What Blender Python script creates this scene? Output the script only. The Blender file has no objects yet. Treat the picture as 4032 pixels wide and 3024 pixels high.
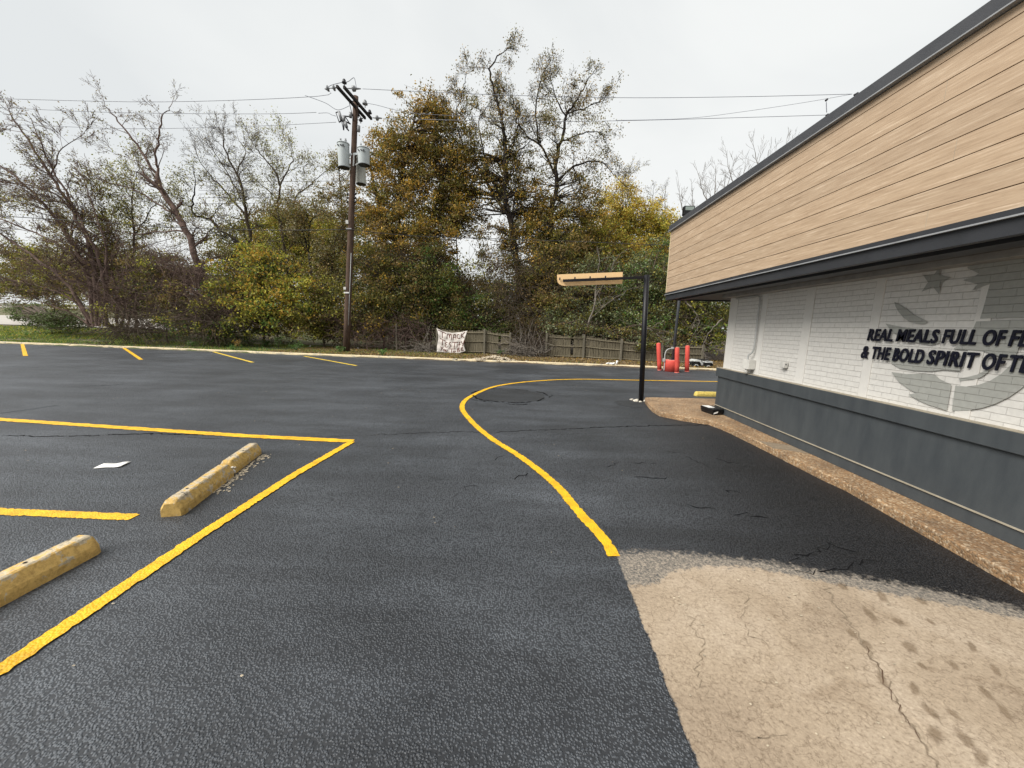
import bpy, bmesh, math, random
import numpy as np
from mathutils import Vector, Matrix
random.seed(7); rng=np.random.default_rng(7)
D=bpy.data; SC=bpy.context.scene; COL=SC.collection
# ------------------------------------------------------------ camera
H=1.8; FPX=1460.0; S=4032/2212.0
CR=np.array([[0.99893162,-0.03112385,0.03416027],[0.03854892,0.15351939,-0.98739343],[0.02548722,0.98765536,0.15455516]])
cam=D.cameras.new('camera'); cam.sensor_width=36; cam.lens=36*FPX/4032; cam.clip_end=3000; cam.clip_start=.05
co=D.objects.new('camera',cam); COL.objects.link(co)
m=Matrix(CR.tolist()).to_4x4(); m.translation=(0,0,H); co.matrix_world=m; SC.camera=co
# ------------------------------------------------------------ world: overcast sky
w=D.worlds.new('World'); SC.world=w; w.use_nodes=True; nt=w.node_tree; nt.nodes.clear()
N=nt.nodes.new; L=nt.links.new
SUN_EL,SUN_AZ=math.radians(46),math.radians(-122)
sky=N('ShaderNodeTexSky'); sky.sky_type='NISHITA'; sky.sun_disc=False; sky.sun_elevation=SUN_EL; sky.sun_rotation=SUN_AZ
tc=N('ShaderNodeTexCoord'); mp=N('ShaderNodeMapping'); mp.inputs['Scale'].default_value=(1,1,2.2)
no=N('ShaderNodeTexNoise'); no.inputs['Scale'].default_value=1.1; no.inputs['Detail'].default_value=5; no.inputs['Roughness'].default_value=.5; no.inputs['Distortion'].default_value=.4
cr=N('ShaderNodeValToRGB'); cr.color_ramp.elements[0].position=.36; cr.color_ramp.elements[0].color=(.765,.79,.795,1)
cr.color_ramp.elements[1].position=.60; cr.color_ramp.elements[1].color=(.89,.905,.895,1)
b1=N('ShaderNodeBackground'); b1.inputs[1].default_value=.08
b2=N('ShaderNodeBackground'); b2.inputs[1].default_value=.60
ad=N('ShaderNodeAddShader'); out=N('ShaderNodeOutputWorld')
L(tc.outputs['Generated'],mp.inputs[0]); L(mp.outputs[0],no.inputs[0]); L(no.outputs[0],cr.inputs[0]); L(cr.outputs[0],b2.inputs[0])
L(sky.outputs[0],b1.inputs[0])
mixs=N('ShaderNodeMixShader'); mixs.inputs[0].default_value=.97
L(b1.outputs[0],mixs.inputs[1]); L(b2.outputs[0],mixs.inputs[2]); L(mixs.outputs[0],out.inputs[0])
sl=D.lights.new('sun','SUN'); sl.energy=3.0; sl.angle=math.radians(40); sl.color=(1,.96,.9)
so=D.objects.new('sun',sl); COL.objects.link(so)
sd=Vector((-math.sin(-SUN_AZ)*math.cos(SUN_EL),math.cos(SUN_AZ)*math.cos(SUN_EL),math.sin(SUN_EL)))
so.rotation_euler=sd.to_track_quat('Z','Y').to_euler(); so.location=(0,0,30)
vs=SC.view_settings; vs.view_transform='Standard'; vs.look='None'; vs.exposure=0.8; vs.gamma=1.0
SC.render.engine='CYCLES'; SC.cycles.use_denoising=True; SC.cycles.max_bounces=6
# ------------------------------------------------------------ pixel helpers (photo shown 2212 wide)
def ray(x,y): return CR@np.array([(x*S-2016)/FPX,-(y*S-1512)/FPX,-1.0])
def gp(x,y,z=0.0): d=ray(x,y); t=(z-H)/d[2]; return Vector((d[0]*t,d[1]*t,z))
def atY(x,y,Y): d=ray(x,y); t=Y/d[1]; return Vector((d[0]*t,Y,H+d[2]*t))
def atX(x,y,X): d=ray(x,y); t=X/d[0]; return Vector((X,d[1]*t,H+d[2]*t))
def crop(x,y,ox,oy,s): return ((ox+x/s)/S,(oy+y/s)/S)
# ------------------------------------------------------------ materials
MATS={}
def newmat(name):
    m=D.materials.new(name); m.use_nodes=True; nt=m.node_tree; p=nt.nodes['Principled BSDF']; MATS[name]=m; return m,nt,p
def nd(nt,t,**k):
    n=nt.nodes.new(t)
    for a,v in k.items():
        if a.startswith('_'): setattr(n,a[1:],v)
        else: n.inputs[a.replace('__',' ')].default_value=v
    return n
def ramp(nt,src,stops,out=0):
    r=nt.nodes.new('ShaderNodeValToRGB'); e=r.color_ramp.elements
    while len(e)<len(stops): e.new(.5)
    for i,(p,c) in enumerate(stops): e[i].position=p; e[i].color=(*c,1) if len(c)==3 else c
    nt.links.new(src.outputs[out],r.inputs[0]); return r
def tcoord(nt,scale=(1,1,1)):
    g=nt.nodes.new('ShaderNodeNewGeometry'); mp=nt.nodes.new('ShaderNodeMapping'); mp.inputs['Scale'].default_value=scale
    nt.links.new(g.outputs['Position'],mp.inputs[0]); return mp
def simple(name,c1,c2=None,scale=6,rough=.7,bump=.2,bscale=60,spec=.3,metal=0,stretch=(1,1,1),lo=.35,hi=.65,bdist=.01):
    m,nt,p=newmat(name); c2=c2 or tuple(v*.75 for v in c1); t=tcoord(nt,stretch)
    n=nd(nt,'ShaderNodeTexNoise',Scale=scale,Detail=6,Roughness=.65); nt.links.new(t.outputs[0],n.inputs[0])
    r=ramp(nt,n,[(lo,c2),(hi,c1)]); nt.links.new(r.outputs[0],p.inputs['Base Color'])
    p.inputs['Roughness'].default_value=rough; p.inputs['Specular IOR Level'].default_value=spec; p.inputs['Metallic'].default_value=metal
    if bump:
        b=nd(nt,'ShaderNodeTexNoise',Scale=bscale,Detail=4); nt.links.new(t.outputs[0],b.inputs[0])
        bp=nd(nt,'ShaderNodeBump',Strength=bump,Distance=bdist); nt.links.new(b.outputs[0],bp.inputs['Height']); nt.links.new(bp.outputs[0],p.inputs['Normal'])
    return m
def asphalt_nodes(nt,p,k=1.0):
    t=tcoord(nt); lk=nt.links.new
    big=nd(nt,'ShaderNodeTexNoise',Scale=.35,Detail=6,Roughness=.6,Distortion=.3); lk(t.outputs[0],big.inputs[0])
    mp2=nt.nodes.new('ShaderNodeMapping'); mp2.inputs['Scale'].default_value=(.5,2.0,1); mp2.inputs['Rotation'].default_value=(0,0,.1); lk(t.outputs[0],mp2.inputs[0])
    st=nd(nt,'ShaderNodeTexNoise',Scale=.9,Detail=7,Roughness=.7); lk(mp2.outputs[0],st.inputs[0])
    c1=ramp(nt,big,[(.36,(.032*k,.037*k,.044*k)),(.64,(.068*k,.076*k,.087*k))])
    c2=ramp(nt,st,[(.42,(.88,.88,.89)),(.70,(1.75,1.75,1.74))])
    mx=nd(nt,'ShaderNodeMixRGB',_blend_type='MULTIPLY',Fac=1.0); lk(c1.outputs[0],mx.inputs[1]); lk(c2.outputs[0],mx.inputs[2])
    # aggregate grain, with shadow in the crevices painted into the colour
    warp=nd(nt,'ShaderNodeTexNoise',Scale=40,Detail=2); lk(t.outputs[0],warp.inputs[0])
    wm=nd(nt,'ShaderNodeMixRGB',_blend_type='LINEAR_LIGHT',Fac=.006); lk(t.outputs[0],wm.inputs[1]); lk(warp.outputs['Color'],wm.inputs[2])
    v=nd(nt,'ShaderNodeTexVoronoi',Scale=78); lk(wm.outputs[0],v.inputs[0])
    v2=nd(nt,'ShaderNodeTexVoronoi',Scale=30); lk(wm.outputs[0],v2.inputs[0])
    gr=ramp(nt,v,[(.05,(1.10,1.10,1.10)),(.42,(.98,.98,.98)),(.66,(.18,.18,.19))])
    m2=nd(nt,'ShaderNodeMixRGB',_blend_type='MULTIPLY',Fac=.85); lk(mx.outputs[0],m2.inputs[1]); lk(gr.outputs[0],m2.inputs[2])
    spk=nd(nt,'ShaderNodeTexNoise',Scale=170,Detail=3,Roughness=.7); lk(t.outputs[0],spk.inputs[0]); sk_=ramp(nt,spk,[(.3,(.55,.55,.55)),(.5,(1,1,1)),(.70,(1.25,1.25,1.25)),(.76,(2.6,2.5,2.3))]); m3=nd(nt,'ShaderNodeMixRGB',_blend_type='MULTIPLY',Fac=.75); lk(m2.outputs[0],m3.inputs[1]); lk(sk_.outputs[0],m3.inputs[2]); m2=m3
    # fresher coat along the building side; the building's shade also painted into its colour
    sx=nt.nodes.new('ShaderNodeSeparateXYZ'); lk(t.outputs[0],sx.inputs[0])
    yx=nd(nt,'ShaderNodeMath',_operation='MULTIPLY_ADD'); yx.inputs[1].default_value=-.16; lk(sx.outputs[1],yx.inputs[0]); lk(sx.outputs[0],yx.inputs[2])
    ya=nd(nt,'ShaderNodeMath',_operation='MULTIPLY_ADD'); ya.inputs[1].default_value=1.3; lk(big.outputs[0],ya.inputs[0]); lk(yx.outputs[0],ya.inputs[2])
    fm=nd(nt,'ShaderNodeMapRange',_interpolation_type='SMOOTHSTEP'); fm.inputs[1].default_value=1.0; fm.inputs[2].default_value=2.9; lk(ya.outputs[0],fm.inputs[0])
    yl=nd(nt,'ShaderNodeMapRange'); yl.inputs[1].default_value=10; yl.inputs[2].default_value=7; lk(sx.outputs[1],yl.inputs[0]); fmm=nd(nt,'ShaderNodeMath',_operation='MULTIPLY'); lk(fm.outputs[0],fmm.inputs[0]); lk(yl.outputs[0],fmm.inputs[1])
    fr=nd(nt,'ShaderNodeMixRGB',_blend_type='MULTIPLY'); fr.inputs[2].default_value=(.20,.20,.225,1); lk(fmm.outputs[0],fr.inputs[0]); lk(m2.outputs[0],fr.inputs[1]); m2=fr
    lk(m2.outputs[0],p.inputs['Base Color'])
    hs1=nd(nt,'ShaderNodeMapRange',_interpolation_type='SMOOTHSTEP'); hs1.inputs[1].default_value=.18; hs1.inputs[2].default_value=.62; lk(v.outputs['Distance'],hs1.inputs[0])
    h1=nd(nt,'ShaderNodeMath',_operation='MULTIPLY'); h1.inputs[1].default_value=-.0065; lk(hs1.outputs[0],h1.inputs[0])
    h2=nd(nt,'ShaderNodeMath',_operation='MULTIPLY'); h2.inputs[1].default_value=-.003; lk(v2.outputs['Distance'],h2.inputs[0])
    hn=nd(nt,'ShaderNodeTexNoise',Scale=2.2,Detail=5,Roughness=.55); lk(t.outputs[0],hn.inputs[0])
    h3=nd(nt,'ShaderNodeMath',_operation='MULTIPLY'); h3.inputs[1].default_value=.012; lk(hn.outputs[0],h3.inputs[0])
    a1=nd(nt,'ShaderNodeMath',_operation='ADD'); lk(h1.outputs[0],a1.inputs[0]); lk(h2.outputs[0],a1.inputs[1])
    a2=nd(nt,'ShaderNodeMath',_operation='ADD'); lk(a1.outputs[0],a2.inputs[0]); lk(h3.outputs[0],a2.inputs[1])
    bp=nd(nt,'ShaderNodeBump',Strength=.85,Distance=1.0); lk(a2.outputs[0],bp.inputs['Height']); lk(bp.outputs[0],p.inputs['Normal'])
    rr=ramp(nt,big,[(.3,(.50,)*3),(.7,(.64,)*3)]); lk(rr.outputs[0],p.inputs['Roughness']); p.inputs['Specular IOR Level'].default_value=.55
    return m2,bp
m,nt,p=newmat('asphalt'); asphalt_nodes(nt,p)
m,nt,p=newmat('asphalt_patch'); asphalt_nodes(nt,p,.50)
simple('crack',(.008,.008,.009),rough=.9,bump=0,spec=.1)
simple('scuff',(.11,.12,.13),(.05,.055,.06),scale=20,rough=.8,bump=0,spec=.1)
def paint(name,c,under=(.03,.032,.036),thr=.63,bump=.5):
    m,nt,p=newmat(name); t=tcoord(nt); lk=nt.links.new
    n=nd(nt,'ShaderNodeTexNoise',Scale=70,Detail=6,Roughness=.85); lk(t.outputs[0],n.inputs[0])
    n2=nd(nt,'ShaderNodeTexNoise',Scale=6,Detail=6,Roughness=.7); lk(t.outputs[0],n2.inputs[0])
    r=ramp(nt,n,[(thr,c),(thr+.06,under)]); r2=ramp(nt,n2,[(.32,(.66,.64,.66)),(.55,(1.0,1.0,1.0)),(.7,(1.12,1.14,1.1))])
    mx=nd(nt,'ShaderNodeMixRGB',_blend_type='MULTIPLY',Fac=1.0); lk(r.outputs[0],mx.inputs[1]); lk(r2.outputs[0],mx.inputs[2]); lk(mx.outputs[0],p.inputs['Base Color'])
    v=nd(nt,'ShaderNodeTexVoronoi',Scale=72); lk(t.outputs[0],v.inputs[0])
    bp=nd(nt,'ShaderNodeBump',Strength=bump,Distance=-.006); lk(v.outputs['Distance'],bp.inputs['Height']); lk(bp.outputs[0],p.inputs['Normal'])
    p.inputs['Roughness'].default_value=.55; return m
paint('yellow_paint',(.80,.445,.006),thr=.575,bump=.9)
paint('pale_yellow_paint',(.72,.50,.05),thr=.66)
# worn yellow concrete stop
def stopmat(name,yel,conc,thr,sc=9):
    m,nt,p=newmat(name); t=tcoord(nt); lk=nt.links.new
    n=nd(nt,'ShaderNodeTexNoise',Scale=sc,Detail=9,Roughness=.72,Distortion=.5); lk(t.outputs[0],n.inputs[0])
    sz=nt.nodes.new('ShaderNodeSeparateXYZ'); lk(t.outputs[0],sz.inputs[0]); mz=nd(nt,'ShaderNodeMapRange'); mz.inputs[1].default_value=.11; mz.inputs[2].default_value=.15; mz.inputs[4].default_value=.075 if 'kerb' not in name and 'fresh' not in name else 0; lk(sz.outputs[2],mz.inputs[0])
    an=nd(nt,'ShaderNodeMath',_operation='ADD'); lk(n.outputs[0],an.inputs[0]); lk(mz.outputs[0],an.inputs[1])
    r=ramp(nt,an,[(thr,yel),(thr+.012,conc),(thr+.12,tuple(v*.72 for v in conc)),(thr+.15,(.09,.085,.07))])
    n2=nd(nt,'ShaderNodeTexNoise',Scale=26,Detail=8,Roughness=.75); lk(t.outputs[0],n2.inputs[0])
    r2=ramp(nt,n2,[(.32,(.50,.45,.36)),(.55,(1.12,1.12,1.10))])
    mx=nd(nt,'ShaderNodeMixRGB',_blend_type='MULTIPLY',Fac=.8); lk(r.outputs[0],mx.inputs[1]); lk(r2.outputs[0],mx.inputs[2]); lk(mx.outputs[0],p.inputs['Base Color'])
    bp=nd(nt,'ShaderNodeBump',Strength=.8,Distance=.008); lk(n2.outputs[0],bp.inputs['Height']); lk(bp.outputs[0],p.inputs['Normal']); p.inputs['Roughness'].default_value=.8
    return m
stopmat('worn_yellow_concrete',(.50,.33,.10),(.47,.40,.29),.55)
stopmat('weathered_yellow_concrete',(.58,.38,.12),(.52,.44,.31),.56,9)
stopmat('fresh_yellow_concrete',(.80,.62,.16),(.6,.5,.3),.62)
stopmat('kerb_concrete',(.62,.52,.34),(.45,.41,.32),.56,4)
# concrete apron with sealcoat feathering over it (vertex attribute 'coat' = metres past the sealcoat edge)
m,nt,p=newmat('concrete_apron'); lk=nt.links.new; t=tcoord(nt)
n=nd(nt,'ShaderNodeTexNoise',Scale=1.1,Detail=8,Roughness=.62,Distortion=.4); lk(t.outputs[0],n.inputs[0])
base=ramp(nt,n,[(.28,(.245,.19,.135)),(.5,(.325,.26,.187)),(.72,(.42,.35,.27))])
sp=nd(nt,'ShaderNodeTexNoise',Scale=55,Detail=6,Roughness=.85); lk(t.outputs[0],sp.inputs[0])
spr=ramp(nt,sp,[(.34,(.38,.34,.30)),(.45,(.88,.86,.84)),(.55,(1.05,1.05,1.05)),(.68,(1.45,1.43,1.4))])
mx=nd(nt,'ShaderNodeMixRGB',_blend_type='MULTIPLY',Fac=.85); lk(base.outputs[0],mx.inputs[1]); lk(spr.outputs[0],mx.inputs[2])
mpz=nt.nodes.new('ShaderNodeMapping'); mpz.inputs['Scale'].default_value=(1,1.5,1); mpz.inputs['Rotation'].default_value=(0,0,.7); lk(t.outputs[0],mpz.inputs[0])
stn=nd(nt,'ShaderNodeTexNoise',Scale=3.2,Detail=3,Roughness=.5,Distortion=1.2); lk(mpz.outputs[0],stn.inputs[0])
strp=ramp(nt,stn,[(.58,(1,1,1)),(.68,(.80,.77,.74)),(.76,(.62,.58,.54))])
mx2=nd(nt,'ShaderNodeMixRGB',_blend_type='MULTIPLY',Fac=.75); lk(mx.outputs[0],mx2.inputs[1]); lk(strp.outputs[0],mx2.inputs[2])
vc=nd(nt,'ShaderNodeTexVoronoi',Scale=7,_feature='DISTANCE_TO_EDGE'); 
wn=nd(nt,'ShaderNodeTexNoise',Scale=9,Detail=4); lk(t.outputs[0],wn.inputs[0]); wmx=nd(nt,'ShaderNodeMixRGB',_blend_type='LINEAR_LIGHT',Fac=.12); lk(t.outputs[0],wmx.inputs[1]); lk(wn.outputs['Color'],wmx.inputs[2]); lk(wmx.outputs[0],vc.inputs[0])
vcr=ramp(nt,vc,[(.0,(.45,.4,.36)),(.03,(1,1,1))])
mska=nd(nt,'ShaderNodeMixRGB',_blend_type='MULTIPLY',Fac=.55); lk(mx2.outputs[0],mska.inputs[1]); lk(vcr.outputs[0],mska.inputs[2])
at=nd(nt,'ShaderNodeAttribute',_attribute_name='coat')
cn=nd(nt,'ShaderNodeTexNoise',Scale=16,Detail=9,Roughness=.78); lk(t.outputs[0],cn.inputs[0])
cm=nd(nt,'ShaderNodeMath',_operation='MULTIPLY_ADD'); cm.inputs[1].default_value=.5; lk(cn.outputs[0],cm.inputs[0]); lk(at.outputs['Fac'],cm.inputs[2])
cmr=nd(nt,'ShaderNodeMapRange'); cmr.inputs[1].default_value=.225; cmr.inputs[2].default_value=.30; lk(cm.outputs[0],cmr.inputs[0])
at2=nd(nt,'ShaderNodeAttribute',_attribute_name='thin')
cm2=nd(nt,'ShaderNodeMath',_operation='MULTIPLY_ADD'); cm2.inputs[1].default_value=.3; lk(cn.outputs[0],cm2.inputs[0]); lk(at2.outputs['Fac'],cm2.inputs[2])
cmr2=nd(nt,'ShaderNodeMapRange'); cmr2.inputs[1].default_value=.145; cmr2.inputs[2].default_value=.175; lk(cm2.outputs[0],cmr2.inputs[0])
thin=ramp(nt,sp,[(.40,(.055,.055,.055)),(.50,(.17,.15,.125)),(.60,(.33,.28,.22))])
mA=nd(nt,'ShaderNodeMixRGB'); lk(cmr2.outputs[0],mA.inputs[0]); lk(mska.outputs[0],mA.inputs[1]); lk(thin.outputs[0],mA.inputs[2])
mB=nd(nt,'ShaderNodeMixRGB'); lk(cmr.outputs[0],mB.inputs[0]); lk(mA.outputs[0],mB.inputs[1])
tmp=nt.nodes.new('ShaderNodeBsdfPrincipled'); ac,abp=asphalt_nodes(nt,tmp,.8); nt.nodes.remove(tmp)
lk(ac.outputs[0],mB.inputs[2]); lk(mB.outputs[0],p.inputs['Base Color'])
cb=nd(nt,'ShaderNodeBump',Strength=.5,Distance=.004); lk(sp.outputs[0],cb.inputs['Height'])
nm=nd(nt,'ShaderNodeMixRGB'); lk(cmr.outputs[0],nm.inputs[0]); lk(cb.outputs[0],nm.inputs[1]); lk(abp.outputs[0],nm.inputs[2]); lk(nm.outputs[0],p.inputs['Normal'])
rm=nd(nt,'ShaderNodeMapRange'); rm.inputs[3].default_value=.85; rm.inputs[4].default_value=.5; lk(cmr.outputs[0],rm.inputs[0]); lk(rm.outputs[0],p.inputs['Roughness'])
# exposed aggregate walkway
m,nt,p=newmat('exposed_aggregate'); lk=nt.links.new; t=tcoord(nt)
v=nd(nt,'ShaderNodeTexVoronoi',Scale=60); lk(t.outputs[0],v.inputs[0])
hs=ramp(nt,v,[(.0,(.20,.11,.05)),(.35,(.29,.185,.10)),(.6,(.14,.09,.05)),(.85,(.46,.36,.25)),(1,(.09,.065,.045))],out=1)
n=nd(nt,'ShaderNodeTexNoise',Scale=2.2,Detail=6,Roughness=.6); lk(t.outputs[0],n.inputs[0]); r=ramp(nt,n,[(.35,(.72,.69,.66)),(.6,(1.15,1.12,1.05))])
mx=nd(nt,'ShaderNodeMixRGB',_blend_type='MULTIPLY',Fac=1); lk(hs.outputs[0],mx.inputs[1]); lk(r.outputs[0],mx.inputs[2]); lk(mx.outputs[0],p.inputs['Base Color'])
bp=nd(nt,'ShaderNodeBump',Strength=.8,Distance=-.006); lk(v.outputs['Distance'],bp.inputs['Height']); lk(bp.outputs[0],p.inputs['Normal']); p.inputs['Roughness'].default_value=.8
# painted brick
def brickmat(name,c):
    m,nt,p=newmat(name); lk=nt.links.new; g=nt.nodes.new('ShaderNodeNewGeometry'); s=nt.nodes.new('ShaderNodeSeparateXYZ'); cb=nt.nodes.new('ShaderNodeCombineXYZ')
    lk(g.outputs['Position'],s.inputs[0]); lk(s.outputs[1],cb.inputs[0]); lk(s.outputs[2],cb.inputs[1])
    wv=nd(nt,'ShaderNodeTexNoise',Scale=7,Detail=3); lk(cb.outputs[0],wv.inputs[0]); wm=nd(nt,'ShaderNodeMixRGB',_blend_type='LINEAR_LIGHT',Fac=.006); lk(cb.outputs[0],wm.inputs[1]); lk(wv.outputs['Color'],wm.inputs[2])
    b=nt.nodes.new('ShaderNodeTexBrick'); lk(wm.outputs[0],b.inputs['Vector']); b.inputs['Scale'].default_value=1; b.inputs['Brick Width'].default_value=.205; b.inputs['Row Height'].default_value=.0675
    b.inputs['Mortar Size'].default_value=.0028; b.inputs['Mortar Smooth'].default_value=.3
    b.inputs['Color1'].default_value=(*c,1); b.inputs['Color2'].default_value=(*[v*.95 for v in c],1); b.inputs['Mortar'].default_value=(*[v*.93 for v in c],1)
    n=nd(nt,'ShaderNodeTexNoise',Scale=25,Detail=5); lk(g.outputs['Position'],n.inputs[0])
    r=ramp(nt,n,[(.3,(.93,.93,.93)),(.7,(1.04,1.04,1.04))]); mx=nd(nt,'ShaderNodeMixRGB',_blend_type='MULTIPLY',Fac=1); lk(b.outputs[0],mx.inputs[1]); lk(r.outputs[0],mx.inputs[2])
    sw=nt.nodes.new('ShaderNodeSeparateXYZ'); lk(wm.outputs[0],sw.inputs[0]); dv=nd(nt,'ShaderNodeMath',_operation='DIVIDE'); dv.inputs[1].default_value=.0675; lk(sw.outputs[1],dv.inputs[0]); fr=nd(nt,'ShaderNodeMath',_operation='FRACT'); lk(dv.outputs[0],fr.inputs[0]); fr_=ramp(nt,fr,[(0,(.5,.48,.46)),(.045,(.62,.6,.58)),(.09,(1,1,1)),(.97,(1,1,1)),(1,(.55,.53,.5))])
    mh=nd(nt,'ShaderNodeMixRGB',_blend_type='MULTIPLY',Fac=.8); lk(mx.outputs[0],mh.inputs[1]); lk(fr_.outputs[0],mh.inputs[2]); lk(mh.outputs[0],p.inputs['Base Color'])
    hh=nd(nt,'ShaderNodeMath',_operation='MULTIPLY_ADD'); hh.inputs[1].default_value=-1; lk(b.outputs['Fac'],hh.inputs[0])
    h2=nd(nt,'ShaderNodeMath',_operation='MULTIPLY'); h2.inputs[1].default_value=.5; lk(n.outputs[0],h2.inputs[0]); lk(h2.outputs[0],hh.inputs[2])
    bp=nd(nt,'ShaderNodeBump',Strength=.8,Distance=.006); lk(hh.outputs[0],bp.inputs['Height']); lk(bp.outputs[0],p.inputs['Normal']); p.inputs['Roughness'].default_value=.6
brickmat('white_brick',(.64,.625,.59)); brickmat('grey_mural_paint',(.33,.335,.31))
simple('white_board',(.64,.625,.59),(.60,.585,.55),scale=9,rough=.55,bump=.15,bscale=90)
simple('slate_paint',(.060,.068,.073),(.045,.052,.058),scale=2.2,stretch=(1,2.5,.7),rough=.5,bump=.35,bscale=160,bdist=.003)
simple('charcoal_metal',(.035,.037,.042),(.028,.03,.034),scale=3,rough=.45,bump=.1,bscale=80)
simple('coping_metal',(.062,.064,.070),(.05,.052,.058),scale=4,rough=.45,bump=.15,bscale=120)
simple('black_paint',(.008,.008,.011),(.006,.006,.008),rough=.45,bump=.05)
simple('letter_navy',(.006,.007,.018),rough=.5,bump=0)
simple('light_metal',(.30,.31,.32),rough=.4,bump=0)
simple('beige_trim',(.36,.32,.25),rough=.7,bump=.1)
simple('cream_edge',(.75,.66,.42),rough=.6,bump=0)
simple('soffit_paint',(.16,.155,.15),rough=.7)
simple('soffit_trim',(.30,.29,.27),rough=.6)
simple('roof_membrane',(.3,.3,.3),rough=.9)
simple('panel_tan',(.82,.56,.29),(.76,.52,.27),scale=12,stretch=(1,1,8),rough=.5,bump=.1)
simple('red_paint',(.60,.085,.06),(.50,.065,.05),scale=14,rough=.6,bump=.5,bscale=50)
simple('pink_wear',(.75,.30,.24),(.62,.1,.08),scale=30,rough=.8)
simple('grey_pole_paint',(.075,.08,.088),rough=.5)
simple('pipe_grey',(.42,.43,.42),rough=.4)
simple('box_grey',(.62,.61,.57),rough=.5)
simple('pole_wood',(.125,.075,.05),(.035,.025,.02),scale=5,stretch=(6,6,.35),rough=.85,bump=.9,bscale=30,lo=.3,hi=.7)
simple('arm_wood',(.035,.03,.028),(.015,.013,.013),scale=5,rough=.9)
simple('can_grey',(.50,.54,.545),(.44,.48,.48),scale=5,rough=.35,bump=.05)
simple('can_cream',(.55,.56,.50),rough=.4,bump=.05)
simple('dark_steel',(.05,.05,.055),rough=.5,metal=.4)
simple('porcelain',(.30,.31,.32),rough=.3)
simple('wire_black',(.03,.03,.03),rough=.6,bump=0)
simple('wire_grey',(.20,.21,.25),rough=.5,bump=0)
simple('fence_wood',(.22,.19,.13),(.055,.048,.03),scale=3,stretch=(9,9,.7),rough=.9,bump=.6,bscale=25,lo=.3,hi=.7)
simple('post_wood',(.19,.17,.13),(.10,.09,.065),scale=4,stretch=(6,6,.7),rough=.9)
simple('banner_cloth',(.74,.70,.66),(.64,.59,.54),scale=4,rough=.85)
simple('brown_ink',(.10,.022,.015),(.14,.04,.025),scale=12,rough=.8,bump=0)
simple('bark',(.10,.075,.052),(.045,.034,.025),scale=9,stretch=(1,1,.3),rough=.95,bump=.8,bscale=30)
simple('pale_bark',(.20,.175,.145),(.11,.095,.08),scale=9,rough=.95)
simple('vine_bark',(.17,.115,.095),(.075,.05,.042),scale=5,rough=.95)
simple('dark_bark',(.035,.027,.022),(.016,.013,.012),scale=9,rough=.95,bump=.8,bscale=30)
simple('white_paper',(.80,.79,.76),rough=.7,bump=.1)
simple('white_stone',(.62,.58,.50),(.45,.41,.34),scale=20,rough=.9,bump=.8,bscale=30)
simple('patch_mortar',(.26,.205,.145),(.17,.135,.095),scale=20,rough=.9,bump=.8,bscale=60)
simple('gravel',(.52,.44,.32),(.3,.26,.2),scale=30,rough=.95,bump=.8)
simple('black_plastic',(.010,.010,.011),rough=.35,bump=.2,bscale=200)
simple('toy_white',(.58,.59,.57),rough=.4,bump=0)
simple('tyre_black',(.012,.012,.012),rough=.7)
simple('pale_pavement',(.44,.41,.38),(.36,.34,.31),scale=1.5,rough=.9)
simple('floodlight_glass',(.25,.30,.27),rough=.15,bump=0,spec=.6)
# wood plank cladding
m,nt,p=newmat('plank_cladding'); lk=nt.links.new; g=nt.nodes.new('ShaderNodeNewGeometry'); s=nt.nodes.new('ShaderNodeSeparateXYZ'); lk(g.outputs['Position'],s.inputs[0])
mp=nt.nodes.new('ShaderNodeMapping'); mp.inputs['Scale'].default_value=(1.2,1.2,26); lk(g.outputs['Position'],mp.inputs[0])
n=nd(nt,'ShaderNodeTexNoise',Scale=2.2,Detail=9,Roughness=.72,Distortion=.25); lk(mp.outputs[0],n.inputs[0])
r=ramp(nt,n,[(.28,(.28,.195,.125)),(.46,(.40,.292,.195)),(.56,(.44,.33,.225)),(.66,(.56,.44,.32)),(.8,(.62,.50,.37))])
mp2=nt.nodes.new('ShaderNodeMapping'); mp2.inputs['Scale'].default_value=(3,3,120); lk(g.outputs['Position'],mp2.inputs[0])
n2=nd(nt,'ShaderNodeTexNoise',Scale=3,Detail=5,Roughness=.7); lk(mp2.outputs[0],n2.inputs[0]); r2=ramp(nt,n2,[(.3,(.86,.85,.84)),(.7,(1.1,1.1,1.1))])
mx=nd(nt,'ShaderNodeMixRGB',_blend_type='MULTIPLY',Fac=1); lk(r.outputs[0],mx.inputs[1]); lk(r2.outputs[0],mx.inputs[2])
fz=nd(nt,'ShaderNodeMath',_operation='MULTIPLY_ADD'); fz.inputs[1].default_value=1/.1665; fz.inputs[2].default_value=-2.685/.1665; lk(s.outputs[2],fz.inputs[0]); fl_=nd(nt,'ShaderNodeMath',_operation='FLOOR'); lk(fz.outputs[0],fl_.inputs[0])
wnz=nd(nt,'ShaderNodeTexWhiteNoise',_noise_dimensions='1D'); lk(fl_.outputs[0],wnz.inputs['W']); bv_=ramp(nt,wnz,[(0,(.95,.95,.955)),(1,(1.04,1.035,1.03))])
mx9=nd(nt,'ShaderNodeMixRGB',_blend_type='MULTIPLY',Fac=1); lk(mx.outputs[0],mx9.inputs[1]); lk(bv_.outputs[0],mx9.inputs[2])
lk(mx9.outputs[0],p.inputs['Base Color']); p.inputs['Roughness'].default_value=.55
simple('groove_dark',(.09,.05,.03),rough=.8,bump=0)
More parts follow.
